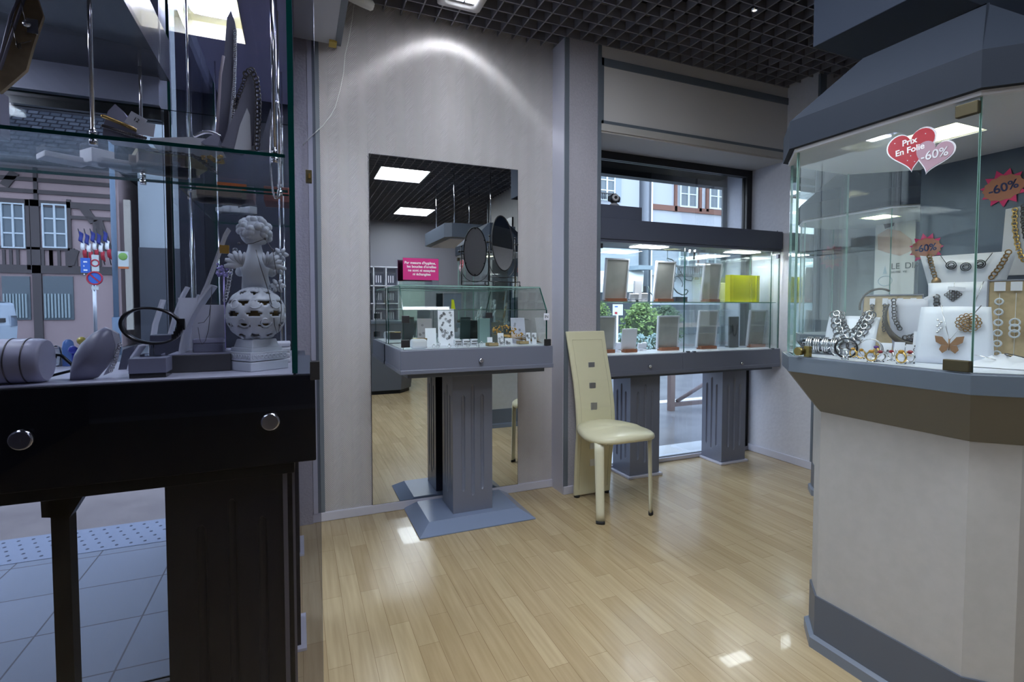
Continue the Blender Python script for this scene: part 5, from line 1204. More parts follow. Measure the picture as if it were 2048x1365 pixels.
tag(b.build('crystal_brooch', mat('violet crystal', (.45, .38, .75), .12, .3)), 'violet crystal cluster brooch between the glitter board and the cherub', 'brooch')
# tray of small white packets right of the cherub
q = pY(566, 740, 1.60)
for k in range(4):
    t = thing('white_packet', ('lowest', 'second', 'third', 'topmost')[k] + ' white packet of the little pile right of the cherub', 'packet', (q.x, 1.6, ZL + .014 * k), 'white packets beside the cherub')
    b = MB(); b.box(q.x - .035, q.x + .020, 1.56 + .01 * k, 1.68, ZL + .014 * k, ZL + .014 * k + .0125, M=None); b.build('packet_body', CARD, t, bevel=.004)

# ------------------------------------------------------------------ goods on the glass shelf above
ZSH = zS + .0008
def ps(u, v): return pZ(u, v, ZSH)
# bracelet ramp with tags
y_ = 1.46; q = [pY(u, v, y_) for u, v in ((203, 268), (300, 290), (295, 245), (232, 208))]
t = thing('bracelet_ramp', 'curved grey ramp with two bead bracelets and price cards on the upper glass shelf', 'jewellery stand', q[0])
b = MB(); prof = [pY(u, v, y_) for u, v in ((205, 272), (207, 250), (216, 222), (230, 208), (246, 222), (262, 248), (292, 285))]
prof = [Vector((p.x, p.y, max(p.z, ZSH))) for p in prof]; b.face(prof); b.face([p + Vector((0, .07, 0)) for p in prof])
for i in range(len(prof)): b.face([prof[i], prof[(i + 1) % len(prof)], prof[(i + 1) % len(prof)] + Vector((0, .07, 0)), prof[i] + Vector((0, .07, 0))])
b.build('ramp', SATIN, t)
for k, (P, m_) in enumerate(((((206, 232), (225, 240), (250, 250), (275, 262)), GOLD), (((206, 252), (225, 258), (255, 268), (290, 276)), OXID))):
    b = MB()
    for i in range(24):
        f_ = i / 23 * (len(P) - 1); a_ = min(int(f_), len(P) - 2); f_ -= a_; u = P[a_][0] * (1 - f_) + P[a_ + 1][0] * f_; v = P[a_][1] * (1 - f_) + P[a_ + 1][1] * f_
        b.ball(pY(u, v, y_ - .006), .0042, 7, 5)
    tag(b.build('bead_bracelet', m_), ('gold' if k == 0 else 'dark') + ' bead bracelet across the curved grey ramp on the upper shelf', 'bracelet')
for k, (u, v) in enumerate(((272, 242), (292, 258))):
    p = pY(u, v, y_ - .014); M = T3(*p) @ R3('Y', math.radians(28 - 20 * k)); b = MB(); b.box(-.017, .017, -.001, .001, -.015, .015, M=M); o = tag(b.build('price_card', CARD), ('square' if k == 0 else 'lower right') + ' white price card leaning on the curved grey ramp', 'price tag')
    text('lettering', '12' if k == 0 else '', .012, M @ T3(0, -.0014, .002) @ R3('X', PI / 2), BLACKINK, o) if k == 0 else None
def slab(name, label, cat, pts_, y, dep, m, part='panel'):
    P = [pY(u, v, y) for u, v in pts_]; t = thing(name, label, cat, P[0]); b = MB(); b.face(P); b.face([p + Vector((0, dep, 0)) for p in P])
    for i in range(len(P)): b.face([P[i], P[(i + 1) % len(P)], P[(i + 1) % len(P)] + Vector((0, dep, 0)), P[i] + Vector((0, dep, 0))])
    b.build(part, m, t); return t
GLIL = mat('grey lilac board', (.20, .20, .26), .5); PINKC = mat('pinkish card', (.50, .43, .48), .6)
t = slab('tall_necklace_board', 'tallest narrow grey board rising to the lamp on the upper shelf', 'jewellery stand', ((432, 284), (440, 180), (448, 110), (454, 34), (462, 20), (470, 45), (470, 110), (462, 200), (452, 286)), 1.50, .045, GLIL)
b = MB(); b.tube([pY(u, v, 1.498) for u, v in ((433, 280), (438, 200), (441, 150), (447, 112))], .0035, 6); b.build('pink_edge', PINKC, t)
b = MB(); chain(b, [pY(u, v, 1.495) for u, v in ((470, 60), (470, 120), (468, 180), (466, 240))], .0035, .001, 8, 4); tag(b.build('fine_chain', SILVER), 'fine silver chain down the edge of the tallest board', 'necklace')
t = slab('wedge_necklace_stand', 'slanted grey wedge stand with a dark link chain on the upper shelf', 'jewellery stand', ((442, 292), (470, 225), (495, 150), (504, 140), (512, 165), (514, 230), (510, 290), (480, 300)), 1.44, .05, mat('mid lilac board', (.25, .25, .32), .5))
b = MB(); b.face([pY(u, v, 1.437) for u, v in ((468, 300), (480, 250), (494, 216), (500, 230), (503, 300))]); b.build('white_insert', CARD, t)
b = MB(); chain(b, [pY(u, v, 1.43) for u, v in ((492, 148), (503, 139), (513, 160), (517, 200), (516, 250), (514, 296))], .0062, .0019, 10, 5); tag(b.build('heavy_chain', OXID), 'heavy dark link chain hanging over the slanted wedge stand', 'necklace')
b = MB(); chain(b, [pY(u, v, 1.44) for u, v in ((492, 148), (486, 170), (476, 195), (470, 215))], .0045, .0014, 10, 5); tag(b.build('dark_chain', OXID), 'shorter dark chain on the left edge of the wedge stand', 'necklace')
t = slab('small_wedge_board', 'small narrow board beside the chrome rod on the upper shelf', 'jewellery stand', ((518, 300), (528, 262), (541, 216), (543, 262), (540, 300)), 1.42, .03, GREYBOX)
b = MB(); b.tube([pY(552 + 11 * math.cos(a_), 300 + 98 * math.sin(a_), 1.385) for a_ in [2 * PI * k / 30 for k in range(30)]], .0022, 6, loop=True); tag(b.build('hanging_hoop', SILVER), 'long narrow silver hoop necklace hanging around the right chrome rod', 'necklace')
t = slab('flat_tray', 'long flat white tray lying on the upper glass shelf', 'tray', ((300, 276), (380, 274), (415, 278), (440, 290), (400, 291), (300, 283)), 1.45, .12, CARD, 'tray')
b = MB()
random.seed(9)
for k in range(20):
    p = pY(390 + k * 2.6, 272 - 8 * math.sin(k / 19 * PI), 1.46); b.ball(p, .0045, 7, 5)
tag(b.build('pearl_strand', SILVER), 'silver bead strand curled above the flat white tray', 'necklace')
t = slab('scoop_stand', 'small grey scoop shaped stand between the bead strand and the tall board', 'jewellery stand', ((402, 284), (420, 272), (434, 266), (440, 278), (436, 292), (410, 290)), 1.44, .05, SATIN)
t = slab('tan_necklace_board', 'tan board with a pendant hanging high in the upper left corner', 'jewellery stand', ((-40, 150), (0, 130), (44, -30), (74, -5), (86, 32), (66, 90), (52, 140), (0, 185), (-40, 190)), 1.42, .01, TAN)
b = MB(); b.tube([pY(u, v, 1.418) for u, v in ((-10, 160), (22, 30), (50, -30), (56, -25), (32, 45), (0, 140))], .003, 6); b.build('lilac_edge', SATIN, t)
b = MB(); p = pY(-12, 190, 1.425); b.box(p.x - .02, p.x + .01, 1.421, 1.46, ZSH, p.z + .01); b.build('prop', SATIN, t)
b = MB(); b.tube([pY(u, v, 1.41) for u, v in ((42, 0), (46, 22), (50, 40))], .0008, 4); b.ball(pY(54, 48, 1.41), .008); b.box(*(lambda p: (p.x - .008, p.x + .010, 1.408, 1.41, p.z - .018, p.z + .012))(pY(64, 50, 1.41)))
tag(b.build('heart_pendant', SILVER), 'small silver heart pendant with white tag on the tan upper board', 'pendant')
b = MB()
for (u, v) in ((32, 95), (36, 98), (40, 97)): b.tube([pY(u, v - 12, 1.41), pY(u + 2, v, 1.41)], .001, 5)
b.tube([pY(u, v, 1.41) for u, v in ((24, 40), (30, 75), (36, 88), (62, 82))], .0008, 5); tag(b.build('tassel_pendant', OXID), 'dark tassel pendant low on the tan upper board', 'pendant')
# goods on the shelf of the side case, seen from below
def sbox(name, label, cat, u, v, w, d, h, m, rot=0, z=None, lid=None):
    yy_ = 1.62 if u < 400 else (2.25 if name == 'earring_pad' else 2.0); p = pY(u, v, yy_); p.x = min(max(p.x, -1.0 if u < 400 else -.318 + w / 2 * 1.15), -.06); p.z = zS + .0008; t = thing(name, label, cat, p); M = T3(*p) @ R3('Z', rot)
    b = MB(); b.box(-w / 2, w / 2, -d / 2, d / 2, 0, h, M=M); b.build('box_body', m, t, bevel=.002)
    if lid: b = MB(); b.box(-w / 2 - .001, w / 2 + .001, -d / 2 - .001, d / 2 + .001, h * .62, h + .001, M=M); b.build('lid', lid, t)
    return t
sbox('brown_gift_box', 'open brown box with cream rim on the far glass shelf, left one', 'box', 330, 372, .13, .15, .035, BROWN, .35, lid=mat('cream card', (.50, .43, .25), .6))
sbox('brown_gift_box', 'darker brown box on the far glass shelf, middle one', 'box', 440, 395, .13, .16, .035, mat('umber box', (.38, .26, .21), .6), .1)
sbox('brown_gift_box', 'wide brown base box under the left open box', 'box', 318, 405, .12, .10, .02, mat('taupe box', (.45, .35, .29), .6), .2)
sbox('grey_stack_box', 'grey and maroon stacked box right of the middle brown box', 'box', 485, 372, .075, .10, .045, mat('maroon card', (.34, .22, .24), .6), 0, lid=GREYBOX)
sbox('orange_gift_box', 'bright orange gift box on the far glass shelf above the cherub', 'box', 465, 422, .085, .11, .05, mat('orange underside', (.28, .24, .21), .6), .1, lid=ORANGE)
sbox('maroon_box', 'dull red box by the right end of the far glass shelf', 'box', 560, 430, .08, .12, .05, mat('dull red card', (.40, .12, .09), .6), 0)
sbox('white_card_box', 'small white open box standing on the shelf near the left rod', 'box', 195, 332, .05, .06, .035, CARD, .7)
sbox('pale_long_box', 'long pale tray box lying on the shelf under the heavy chain', 'box', 300, 322, .20, .05, .010, CARD, -.55)
for k, (u, w_, d_, h_, lab, m_) in enumerate(((355, .09, .11, .040, 'square brown box between the left open box and the far ones', BROWN), (235, .08, .05, .012, 'thin white tray left of the pale long box', CARD), (382, .05, .12, .030, 'narrow cream box at the rear edge of the upper shelf', mat('cream card', (.50, .43, .25), .6)), (130, .09, .06, .014, 'thin white tray left of the chrome rod on the upper shelf', CARD), (412, .06, .10, .028, 'taupe box at the near left of the far shelf', mat('taupe box', (.3, .22, .18), .6)))):
    sbox('shelf_box', lab, 'box', u, 380, w_, d_, h_, m_, .2 * k)
sbox('pale_small_box', 'small pale tray box left of the brown boxes', 'box', 262, 385, .12, .07, .010, CARD, .3)
for k, (u, v) in enumerate(((442, 432), (452, 426), (462, 420), (474, 428), (486, 436), (500, 432))):
    sbox('earring_pad', ('first', 'second', 'third', 'fourth', 'fifth', 'sixth')[k] + ' small white pad from the left on the far shelf edge', 'display pad', u, v, .030, .05, .016 + .006 * (k % 3), CARD, .3 * (k % 3))
b = MB(); chain(b, [pZ(u, v, zS + .004) for u, v in ((300, 300), (330, 304), (362, 308), (390, 312), (415, 330), (430, 345))], .008, .002, 10, 5, flatn=(0, 0, 1)); tag(b.build('flat_chain', OXID), 'dark chain lying flat on the upper shelf behind its green edge', 'necklace')
b = MB(); random.seed(4)
for k in range(24): b.ball(pZ(300 + random.uniform(95, 150), random.uniform(312, 328), zS + .006), .004, 6, 4)
tag(b.build('gold_beads', GOLD), 'loose coil of gold beads lying on the upper shelf', 'necklace')

# =================================================================== SMALL GOODS IN THE MIRROR CASE
ZM = .9475
def pm(u, v): return pZ(u, v, ZM)
def mcard(label, u, v0, v1, w, lean, m, group=None, deco=None, y=None):
    p = pm(u, v1) if y is None else Vector((pY(u, v1, y).x, y, ZM)); h = (v1 - v0) * 2.72 / FPX / math.cos(lean)
    t = thing('jewellery_card', label, 'card', p, group); M = T3(*p) @ R3('Z', -.15) @ R3('X', -lean); b = MB(); b.box(-w / 2, w / 2, 0, .002, 0, h, M=M); b.box(-w / 2, w / 2, 0, .02, 0, .002, M=T3(*p)); b.build('card', m, t)
    if deco:
        b = MB(); deco(b, w, h); b.bm.transform(M); b.build('printed_motif', OXID, t)
    return t, M, h
def studs(n_, m_):
    def f_(b, w, h):
        random.seed(n_ * 7)
        for k in range(n_): b.ring((random.uniform(-.36, .36) * w, -.003, random.uniform(.15, .92) * h), .0045, .0011, (0, -1, 0), 8, 4)
    return f_
mcard('tall white card of little hoops in the left half of the mirror case', 893, 625, 697, .085, .12, CARD, deco=studs(34, 0), y=2.60)
mcard('grey patterned card at the far left of the mirror case', 850, 637, 690, .075, .15, mat('grey taupe card', (.36, .33, .34), .6), deco=studs(10, 0), y=2.64)
mcard('blank white card leaning beside the grey patterned card', 862, 660, 695, .055, .2, CARD, y=2.56)
mcard('dark olive card with lines of small print', 996, 640, 684, .072, .12, mat('olive card', (.06, .07, .06), .5), deco=None, y=2.66)
mcard('pale lilac card leaning in the right half of the mirror case', 1038, 637, 690, .08, .25, mat('lilac card', (.48, .48, .58), .5), deco=studs(3, 0), y=2.60)
mcard('narrow white card of earrings between the two kraft boxes', 1002, 670, 694, .032, .2, CARD, deco=studs(6, 1), y=2.50)
mcard('small white card standing right of the second kraft box, left of two', 1057, 667, 690, .024, .15, CARD, deco=studs(3, 2), y=2.54)
mcard('small white card standing at the right end of the mirror case', 1069, 669, 692, .026, .15, CARD, deco=studs(3, 3), y=2.52)
mcard('little low white card under the gold flowers', 1018, 680, 694, .04, .3, CARD, deco=studs(4, 4), y=2.48)
mcard('small white tag card behind the first kraft box', 980, 669, 684, .028, .15, CARD, y=2.56)
mcard('sea green upright sheet in the middle of the mirror case', 968, 640, 692, .07, .04, mat('sea green sheet', (.20, .30, .29), .4), y=2.70)
def kraft(label, u, v, w):
    p = pm(u, v); p.y = max(p.y, 2.45); t = thing('kraft_box', label, 'box', p); b = MB(); h = .016; d = .045
    for q_ in ((-w / 2, w / 2, -d / 2, -d / 2 + .002), (-w / 2, w / 2, d / 2 - .002, d / 2), (-w / 2, -w / 2 + .002, -d / 2, d / 2), (w / 2 - .002, w / 2, -d / 2, d / 2)): b.box(*q_, 0, h, M=T3(*p))
    b.box(-w / 2, w / 2, -d / 2, d / 2, 0, .002, M=T3(*p)); b.build('tray', KRAFT, t); b = MB(); b.box(-w / 2 + .003, w / 2 - .003, -d / 2 + .003, d / 2 - .003, .002, .014, M=T3(*p)); b.build('black_foam', BLACKLEA, t)
    b = MB(); b.box(.002, .012, -.006, .006, .0145, .018, M=T3(*p)); b.build('white_tag', CARD, t)
kraft('small open kraft box left of the narrow earring card', 984, 692, .055); kraft('small open kraft box under the gold flowers at right', 1045, 688, .055)
p = pm(824, 690); t = thing('dark_case_box', 'dark open box with gold trim by the lower left hinge of the mirror case', 'box', (p.x, 2.52, ZM)); b = MB(); b.box(p.x - .035, p.x + .03, 2.50, 2.55, ZM, ZM + .045); b.build('body', BLACKLEA, t); b = MB(); b.box(p.x - .036, p.x + .031, 2.499, 2.551, ZM + .040, ZM + .046); b.build('gold_trim', GOLD, t)
p = pY(838, 694, 2.46); t = thing('white_ring_pad', 'rounded white ring pad just behind the glass of the mirror case, left', 'display pad', (p.x, 2.46, ZM)); b = MB(); b.box(p.x - .040, p.x + .038, 2.44, 2.49, ZM, ZM + .046); b.build('pad', CARD, t, bevel=.012)
p = pm(1015, 676); random.seed(11)
t = thing('gold_flower_spray', 'spray of small gold artificial flowers in the right of the mirror case', 'ornament', (p.x, 2.58, ZM))
b = MB()
for k in range(60):
    x = pY(1015, 660, 2.58).x + random.uniform(-.09, .09); z = ZM + .055 + .03 * math.sin((x - p.x) * 20) + random.uniform(-.018, .022); c_ = Vector((x, 2.58 + random.uniform(-.02, .02), z))
    b.ball(c_, random.uniform(.003, .006), 6, 4)
b.build('petals', mat('gold petals', (.50, .27, .05), .4, .3), t)
b = MB()
for k in range(7): x = pY(1015, 660, 2.58).x - .08 + .026 * k; b.tube([(p.x, 2.58, ZM), (x * .6 + p.x * .4, 2.58, ZM + .03), (x, 2.58, ZM + .055)], .0012, 5)
b.build('stems', GOLD, t)
for k, (u, v) in enumerate(((915, 680), (932, 678), (948, 676))):
    p = Vector((pY(u, v, 2.54).x, 2.54, ZM)); t = thing('earring_block', ('left', 'middle', 'right')[k] + ' one of three white blocks with black stud earrings', 'display pad', p, 'white blocks with black studs')
    b = MB(); b.box(p.x - .017, p.x + .017, 2.535, 2.56, ZM, ZM + .034); b.build('block', CARD, t, bevel=.002)
    b = MB()
    for i in range(4):
        for j in range(2): b.ball((p.x - .012 + .008 * i + .003 * j, 2.532, ZM + .010 + .013 * j), .0034, 7, 5)
    b.build('black_studs', BLACKLEA, t)
for k, (u, v) in enumerate(((868, 697), (878, 692), (905, 698), (922, 698), (940, 696), (955, 694), (963, 690), (886, 700), (872, 686), (930, 690))):
    p = pm(u, v); p.y = max(p.y, 2.44); b = MB(); b.ring((p.x, p.y, ZM + .009), .0075, .0014, (.4, 1, 0), 14, 5); b.ball((p.x, p.y, ZM + .018), .0035, 7, 5)
    tag(b.build('silver_ring', SILVER), 'little silver ring ' + ('before the blank white card', 'just right of the white ring pad', 'left of the foot of the tall hoop card', 'at the front, under the left stud block', 'at the front, under the middle stud block', 'at the front, under the right stud block', 'nearest the glass joint of the case', 'closest to the front glass', 'behind the white ring pad', 'between the left and middle stud blocks')[k], 'ring', 'silver rings scattered in the mirror case')
p = pY(905, 603, 2.80); t = thing('framed_picture', 'small silver framed picture with yellow figure behind the hood glass', 'picture', (p.x, 2.80, 1.082))
w_, h_ = .052, .045
b = MB(); X_, Z_ = p.x, p.z
for q_ in ((X_ - w_, X_ + w_, Z_ - h_ - .004, Z_ - h_), (X_ - w_, X_ + w_, Z_ + h_, Z_ + h_ + .004), (X_ - w_ - .004, X_ - w_, Z_ - h_ - .004, Z_ + h_ + .004), (X_ + w_, X_ + w_ + .004, Z_ - h_ - .004, Z_ + h_ + .004)): b.box(q_[0], q_[1], 2.797, 2.805, q_[2], q_[3])
b.build('frame', SILVER, t); b = MB(); b.box(X_ - w_, X_ + w_, 2.80, 2.804, Z_ - h_, Z_ + h_); b.build('print', mat('dusky print', (.12, .15, .19), .5), t)
b = MB(); b.face([(X_ - .008, 2.7985, Z_ - h_), (X_ + .016, 2.7985, Z_ - h_), (X_ + .008, 2.7985, Z_ + .008), (X_ - .006, 2.7985, Z_ + .010)]); b.build('yellow_figure', YELLOW, t)
# =================================================================== THE REST OF THE ROOM (seen in the mirrors)
t = thing('narrow_wall_mirror', 'narrow mirror strip on the right wall beside the window case', 'mirror', (XR, 2.57, .86))
b = MB(); b.box(XR - .005, XR - .001, 2.50, 2.695, .86, 2.19); b.build('backing', DARKM, t)
b = MB(); b.face([(XR - .006, 2.50, .862), (XR - .006, 2.693, .862), (XR - .006, 2.693, 2.188), (XR - .006, 2.50, 2.188)]); b.build('mirror_glass', MIRROR, t)
t = thing('hanging_canopy', 'slate blue canopy box hung from the ceiling on chrome rods, seen in the tall mirror', 'canopy', (1.95, -.4, 1.93))
b = MB(); b.prism([(1.62, .12), (1.55, .05), (1.55, -.9), (1.65, -1.0), (2.4, -1.0), (2.4, .12)], 1.94, 2.10); b.build('canopy_box', CABD, t, bevel=.003)
b = MB(); b.box(1.62, 2.32, -.9, .04, 1.928, 1.9395); b.build('pale_underside', PALE, t)
for x, y in ((1.69, -.02), (2.14, -.02), (1.69, -.85), (2.14, -.85)): b = MB(); b.cyl((x, y, 2.101), (x, y, ZC + .05), .006, 10); b.build('rod', CHROME, t)
t = thing('sales_counter', 'slate blue sales counter with slanted front, seen in the tall mirror', 'counter', (1.3, -1.3, 0))
b = MB(); b.prism([(.45, -1.05), (1.25, -1.05), (1.42, -1.25), (1.42, -1.75), (.45, -1.75)], .05, .93, poly2=[(.38, -.98), (1.28, -.98), (1.50, -1.2), (1.50, -1.8), (.38, -1.8)]); b.build('body', CABD, t)
b = MB(); b.prism([(.36, -.96), (1.30, -.96), (1.52, -1.19), (1.52, -1.82), (.36, -1.82)], .93, .965); b.build('worktop', CABG, t, bevel=.002)
b = MB(); b.prism([(.46, -1.07), (1.24, -1.07), (1.40, -1.26), (1.40, -1.74), (.46, -1.74)], 0, .05); b.build('plinth', CABDARK, t)
t = thing('wall_shelf_unit', 'white shelf unit of dark jewellery frames on the rear wall, seen in the tall mirror', 'shelf', (1.38, -3.9, 0))
b = MB()
for z in (.05, .5, .85, 1.20, 1.52, 1.86): b.box(1.05, 1.72, -3.98, -3.72, z, z + .02)
for x in (1.05, 1.26, 1.48, 1.70): b.box(x, x + .02, -3.98, -3.72, 0, 1.88)
b.box(1.05, 1.72, -3.985, -3.98, 0, 1.88); b.build('carcass', WHITE, t)
random.seed(2)
for i, z in enumerate((.52, .87, 1.22, 1.54)):
    for j, x in enumerate((1.08, 1.29, 1.51)):
        b = MB(); b.box(x + .01, x + .16, -3.84, -3.82, z + .001, z + .22); o = b.build('jewellery_picture', DGREYBOX); tag(o, 'dark jewellery picture on the rear shelf unit, ' + ('lowest', 'second', 'third', 'top')[i] + ' shelf, ' + ('left', 'middle', 'right')[j] + ' bay', 'picture', 'dark pictures on the rear shelf unit')
        b = MB()
        for k in range(3): b.box(x + .03 + .04 * k, x + .045 + .04 * k, -3.819, -3.816, z + .05, z + .18)
        b.build('pale_strips', CARD, o)
t = thing('revolving_card_rack', 'slim white rack of brown and yellow cards at the tall mirror edge', 'rack', (.60, -.35, 0))
b = MB(); b.box(.50, .70, -.44, -.26, 0, .03); b.box(.59, .61, -.36, -.34, .03, 1.45)
for k in range(8): b.box(.52, .69, -.40, -.30, .30 + .14 * k, .306 + .14 * k)
b.build('rack_frame', WHITE, t)
for k in range(8):
    b = MB(); b.box(.53, .68, -.298, -.29, .308 + .14 * k, .40 + .14 * k); b.build('card_row', (WOODB, TAN, SALMON, KRAFT)[k % 4], t)
t = thing('rear_poster', 'pale green blank panel leaning on the rear wall, seen in the tall mirror', 'panel', (1.9, -3.95, 0))
b = MB(); b.box(1.75, 2.25, -3.98, -3.95, 0, 1.95); b.build('panel', mat('pale green panel', (.42, .50, .47), .5), t)
b = MB(); b.box(1.74, 2.26, -3.95, -3.94, 1.93, 1.96); b.build('top_rail', CHROME, t)

# =================================================================== THE STREET
b = MB(); b.box(-40, 60, 4.25, 60, -.06, -.01); b.box(-.36, 60, 3.1, 4.25, -.06, -.01); struct(b.build('floor_street_asphalt', ASPH))
b = MB(); b.box(-12, -.36, 1.845, 2.935, -.06, 0); struct(b.build('floor_pavement_tiles', TILE))
b = MB(); b.box(-12, -.36, 3.25, 4.25, -.06, 0); struct(b.build('floor_brown_paving', BROWNST))
b = MB(); b.box(-12, -.36, 2.935, 3.25, -.06, .002); ts = struct(b.build('floor_tactile_strip', TACT))
b = MB()
for i in range(62):
    for j in range(5):
        x = -3.9 + .057 * i + (.028 if j % 2 else 0)
        if x > -.42: continue
        y = 2.975 + .058 * j; b.ball((x, y, .002), .008, 6, 4, sc=(1, 1, .5))
stuff(b.build('tactile_studs', mat('stud grey', (.12, .14, .19), .5), ts))
wl = pZ(1340, 803, -.01); b = MB(); b.box(1.0, 14, wl.y - .07, wl.y + .07, -.010, -.006); o = b.build('road_line', mat('road paint', (.62, .63, .64), .6)); tag(o, 'white painted line across the wet asphalt outside the right window', 'road marking')
# bicycle rack
r0 = pZ(1342, 822, -.01); yr = r0.y; xr_ = r0.x
t = thing('bicycle_rack', 'brown tubular rack with diagonal brace on the wet asphalt outside the window', 'rack', r0)
def rk(u, v): return pY(u, v, yr)
b = MB()
b.box(xr_ - .03, xr_ + .03, yr - .03, yr + .03, -.01, 1.0); b.box(xr_ + 1.7, xr_ + 1.76, yr - .03, yr + .03, -.01, 1.0); b.build('post', RACK, t)
za = rk(1370, 807).z
b = MB(); b.box(xr_ + .03, xr_ + 1.7, yr - .02, yr + .02, za - .025, za + .02); b.box(xr_ + .03, xr_ + 1.7, yr - .02, yr + .02, .92, .97); b.build('rail', RACK, t)
b = MB(); p0 = Vector((xr_ + .08, yr, za + .03)); p1 = rk(1406, 770); d = (p1 - p0); b.tube([p0, p0 + d * 2.2], .022, 8); b.build('diagonal_brace', RACK, t)

def facade_box(b, u0, v0, u1, v1, Y, d0, d1, uc=None, vc=None):
    um = (u0 + u1) / 2 if uc is None else uc; vm = (v0 + v1) / 2
    xa = pY(u0, vm, Y).x; xb = pY(u1, vm, Y).x; z1 = pY(um, v0, Y).z; z0 = pY(um, v1, Y).z
    b.box(xa, xb, Y - d0, Y + d1, z0, z1); return b
YF = 18.0
hs = thing('half_timbered_house', 'old pinkish half timbered house with slate roof across the street', 'house', (pY(100, 600, YF).x, YF, 0))
xa, xb = pY(-260, 500, YF).x, pY(240, 500, YF).x; ze = pY(100, 332, YF).z
b = MB(); b.box(xa, xb, YF, YF + 6, 0, ze); b.build('wall', PLPINK, hs)
b = MB(); b.prism([(0, 0), (4.5, 5.0), (9, 0)], xa - .2, xb + .05, M=T3(0, YF - .7, ze) @ Matrix(((0, 0, 1, 0), (1, 0, 0, 0), (0, 1, 0, 0), (0, 0, 0, 1)))); b.build('roof', ROOF, hs)
b = MB(); b.cyl((xa, YF - .75, ze - .05), (xb, YF - .75, ze - .05), .09, 10); b.build('gutter', DARKM, hs)
beams = [(-200, 352, 230, 360), (-200, 376, 230, 384), (-200, 397, 230, 410), (68, 336, 76, 400), (-30, 336, -22, 400), (0, 495, 150, 500), (0, 532, 230, 548), (54, 400, 62, 540), (136, 400, 144, 535), (143, 434, 228, 441), (188, 440, 202, 535), (228, 400, 236, 690), (66, 400, 84, 690), (-12, 400, -4, 690)]
for (u0, v0, u1, v1) in beams:
    b = MB(); facade_box(b, u0, v0, u1, v1, YF, .06, .02); b.build('timber_beam', TIMB, hs)
for (ua, va, ub, vb) in ((163, 410, 188, 445), (8, 372, 30, 345), (196, 440, 216, 500), (150, 500, 140, 530)):
    p, q_ = pY(ua, va, YF - .03), pY(ub, vb, YF - .03); b = MB(); d = (q_ - p); L_ = d.length; a_ = math.atan2(d.z, d.x)
    b.box(0, L_, -.03, .03, -.10, .10, M=T3(*p) @ R3('Y', -a_)); b.build('timber_brace', TIMB, hs)
for u in (6, 20, 34, 66, 84, 100, 116, 132, 100, 150, 170):
    b = MB(); facade_box(b, u, 500, u + 6, 534, YF, .05, .02); b.build('timber_stud', TIMB, hs)
def wind(parent, u0, v0, u1, v1, Y, rows=3, shutter=False, m=None):
    xa, xb = pY(u0, (v0 + v1) / 2, Y).x, pY(u1, (v0 + v1) / 2, Y).x; z1, z0 = pY((u0 + u1) / 2, v0, Y).z, pY((u0 + u1) / 2, v1, Y).z; w_ = xb - xa
    fr = MB(); f_ = w_ * .07
    fr.box(xa, xa + f_, Y - .08, Y + .02, z0, z1); fr.box(xb - f_, xb, Y - .08, Y + .02, z0, z1); fr.box(xa + f_, xb - f_, Y - .08, Y + .02, z0, z0 + f_); fr.box(xa + f_, xb - f_, Y - .08, Y + .02, z1 - f_, z1); fr.box((xa + xb) / 2 - f_ * .6, (xa + xb) / 2 + f_ * .6, Y - .075, Y + .02, z0 + f_, z1 - f_)
    for k in range(1, rows): z = z0 + (z1 - z0) * k / rows; fr.box(xa + f_, (xa + xb) / 2 - f_ * .6, Y - .06, Y, z - .02, z + .02); fr.box((xa + xb) / 2 + f_ * .6, xb - f_, Y - .06, Y, z - .02, z + .02)
    o = fr.build('window', m or WINF, parent); p = MB(); p.box(xa + f_, xb - f_, Y - .03, Y - .01, z0 + f_, z1 - f_); p.build('pane', WINP, o); return o
wind(hs, 4, 407, 52, 497, YF); wind(hs, 86, 409, 136, 497, YF)
for (u0, u1) in ((-60, -20), (6, 62), (88, 148)):
    b = MB(); facade_box(b, u0, 553, u1, 640, YF, .04, .02); sf = b.build('shop_front', mat('shop front grey', (.12, .15, .17), .4), hs)
    b = MB(); xa_, xb_ = pY(u0 + 3, 610, YF).x, pY(u1 - 3, 610, YF).x; z1_, z0_2 = pY((u0 + u1) / 2, 588, YF).z, pY((u0 + u1) / 2, 636, YF).z; n_ = 8
    for k in range(n_): b.box(xa_ + (xb_ - xa_) * k / n_, xa_ + (xb_ - xa_) * (k + .55) / n_, YF - .08, YF - .041, z0_2, z1_)
    b.build('pale_blind', mat('pale blind', (.34, .42, .44), .6), sf)
# next house: pale stone slice with downpipe, dark background house
h2 = thing('pale_stone_house', 'pale stone house with dark ground floor beside the half timbered one', 'house', (pY(300, 600, YF).x, YF, 0))
xa, xb = pY(244, 500, YF).x + .35, pY(420, 500, YF).x
b = MB(); b.box(xa, xb, YF + .3, YF + 6, 2.9, 9.5); b.build('wall', mat('grey stone render', (.36, .40, .43), .8), h2)
b = MB(); b.box(xa, xb, YF + .2, YF + 6, 0, 2.9); b.build('ground_floor', mat('dark shop front', (.04, .045, .06), .4), h2)
b = MB(); facade_box(b, 250, 400, 263, 660, YF, .0, .1); b.build('stone_pilaster', mat('cream stone', (.46, .42, .36), .8), h2)
lp = pY(233, 640, 15); t = thing('street_lamp_post', 'tall slate blue street lamp post in front of the old house', 'lamp post', (lp.x, 15, 0))
b = MB(); b.cyl((lp.x, 15, -.01), (lp.x, 15, 6.2), .055, 12); b.cyl((lp.x, 15, -.01), (lp.x, 15, .9), .09, 12); b.build('pole', mat('pole blue grey', (.14, .20, .28), .4), t)
b = MB(); b.ball((lp.x, 15, 6.4), .25, 12, 8); b.build('lantern', AWN, t)
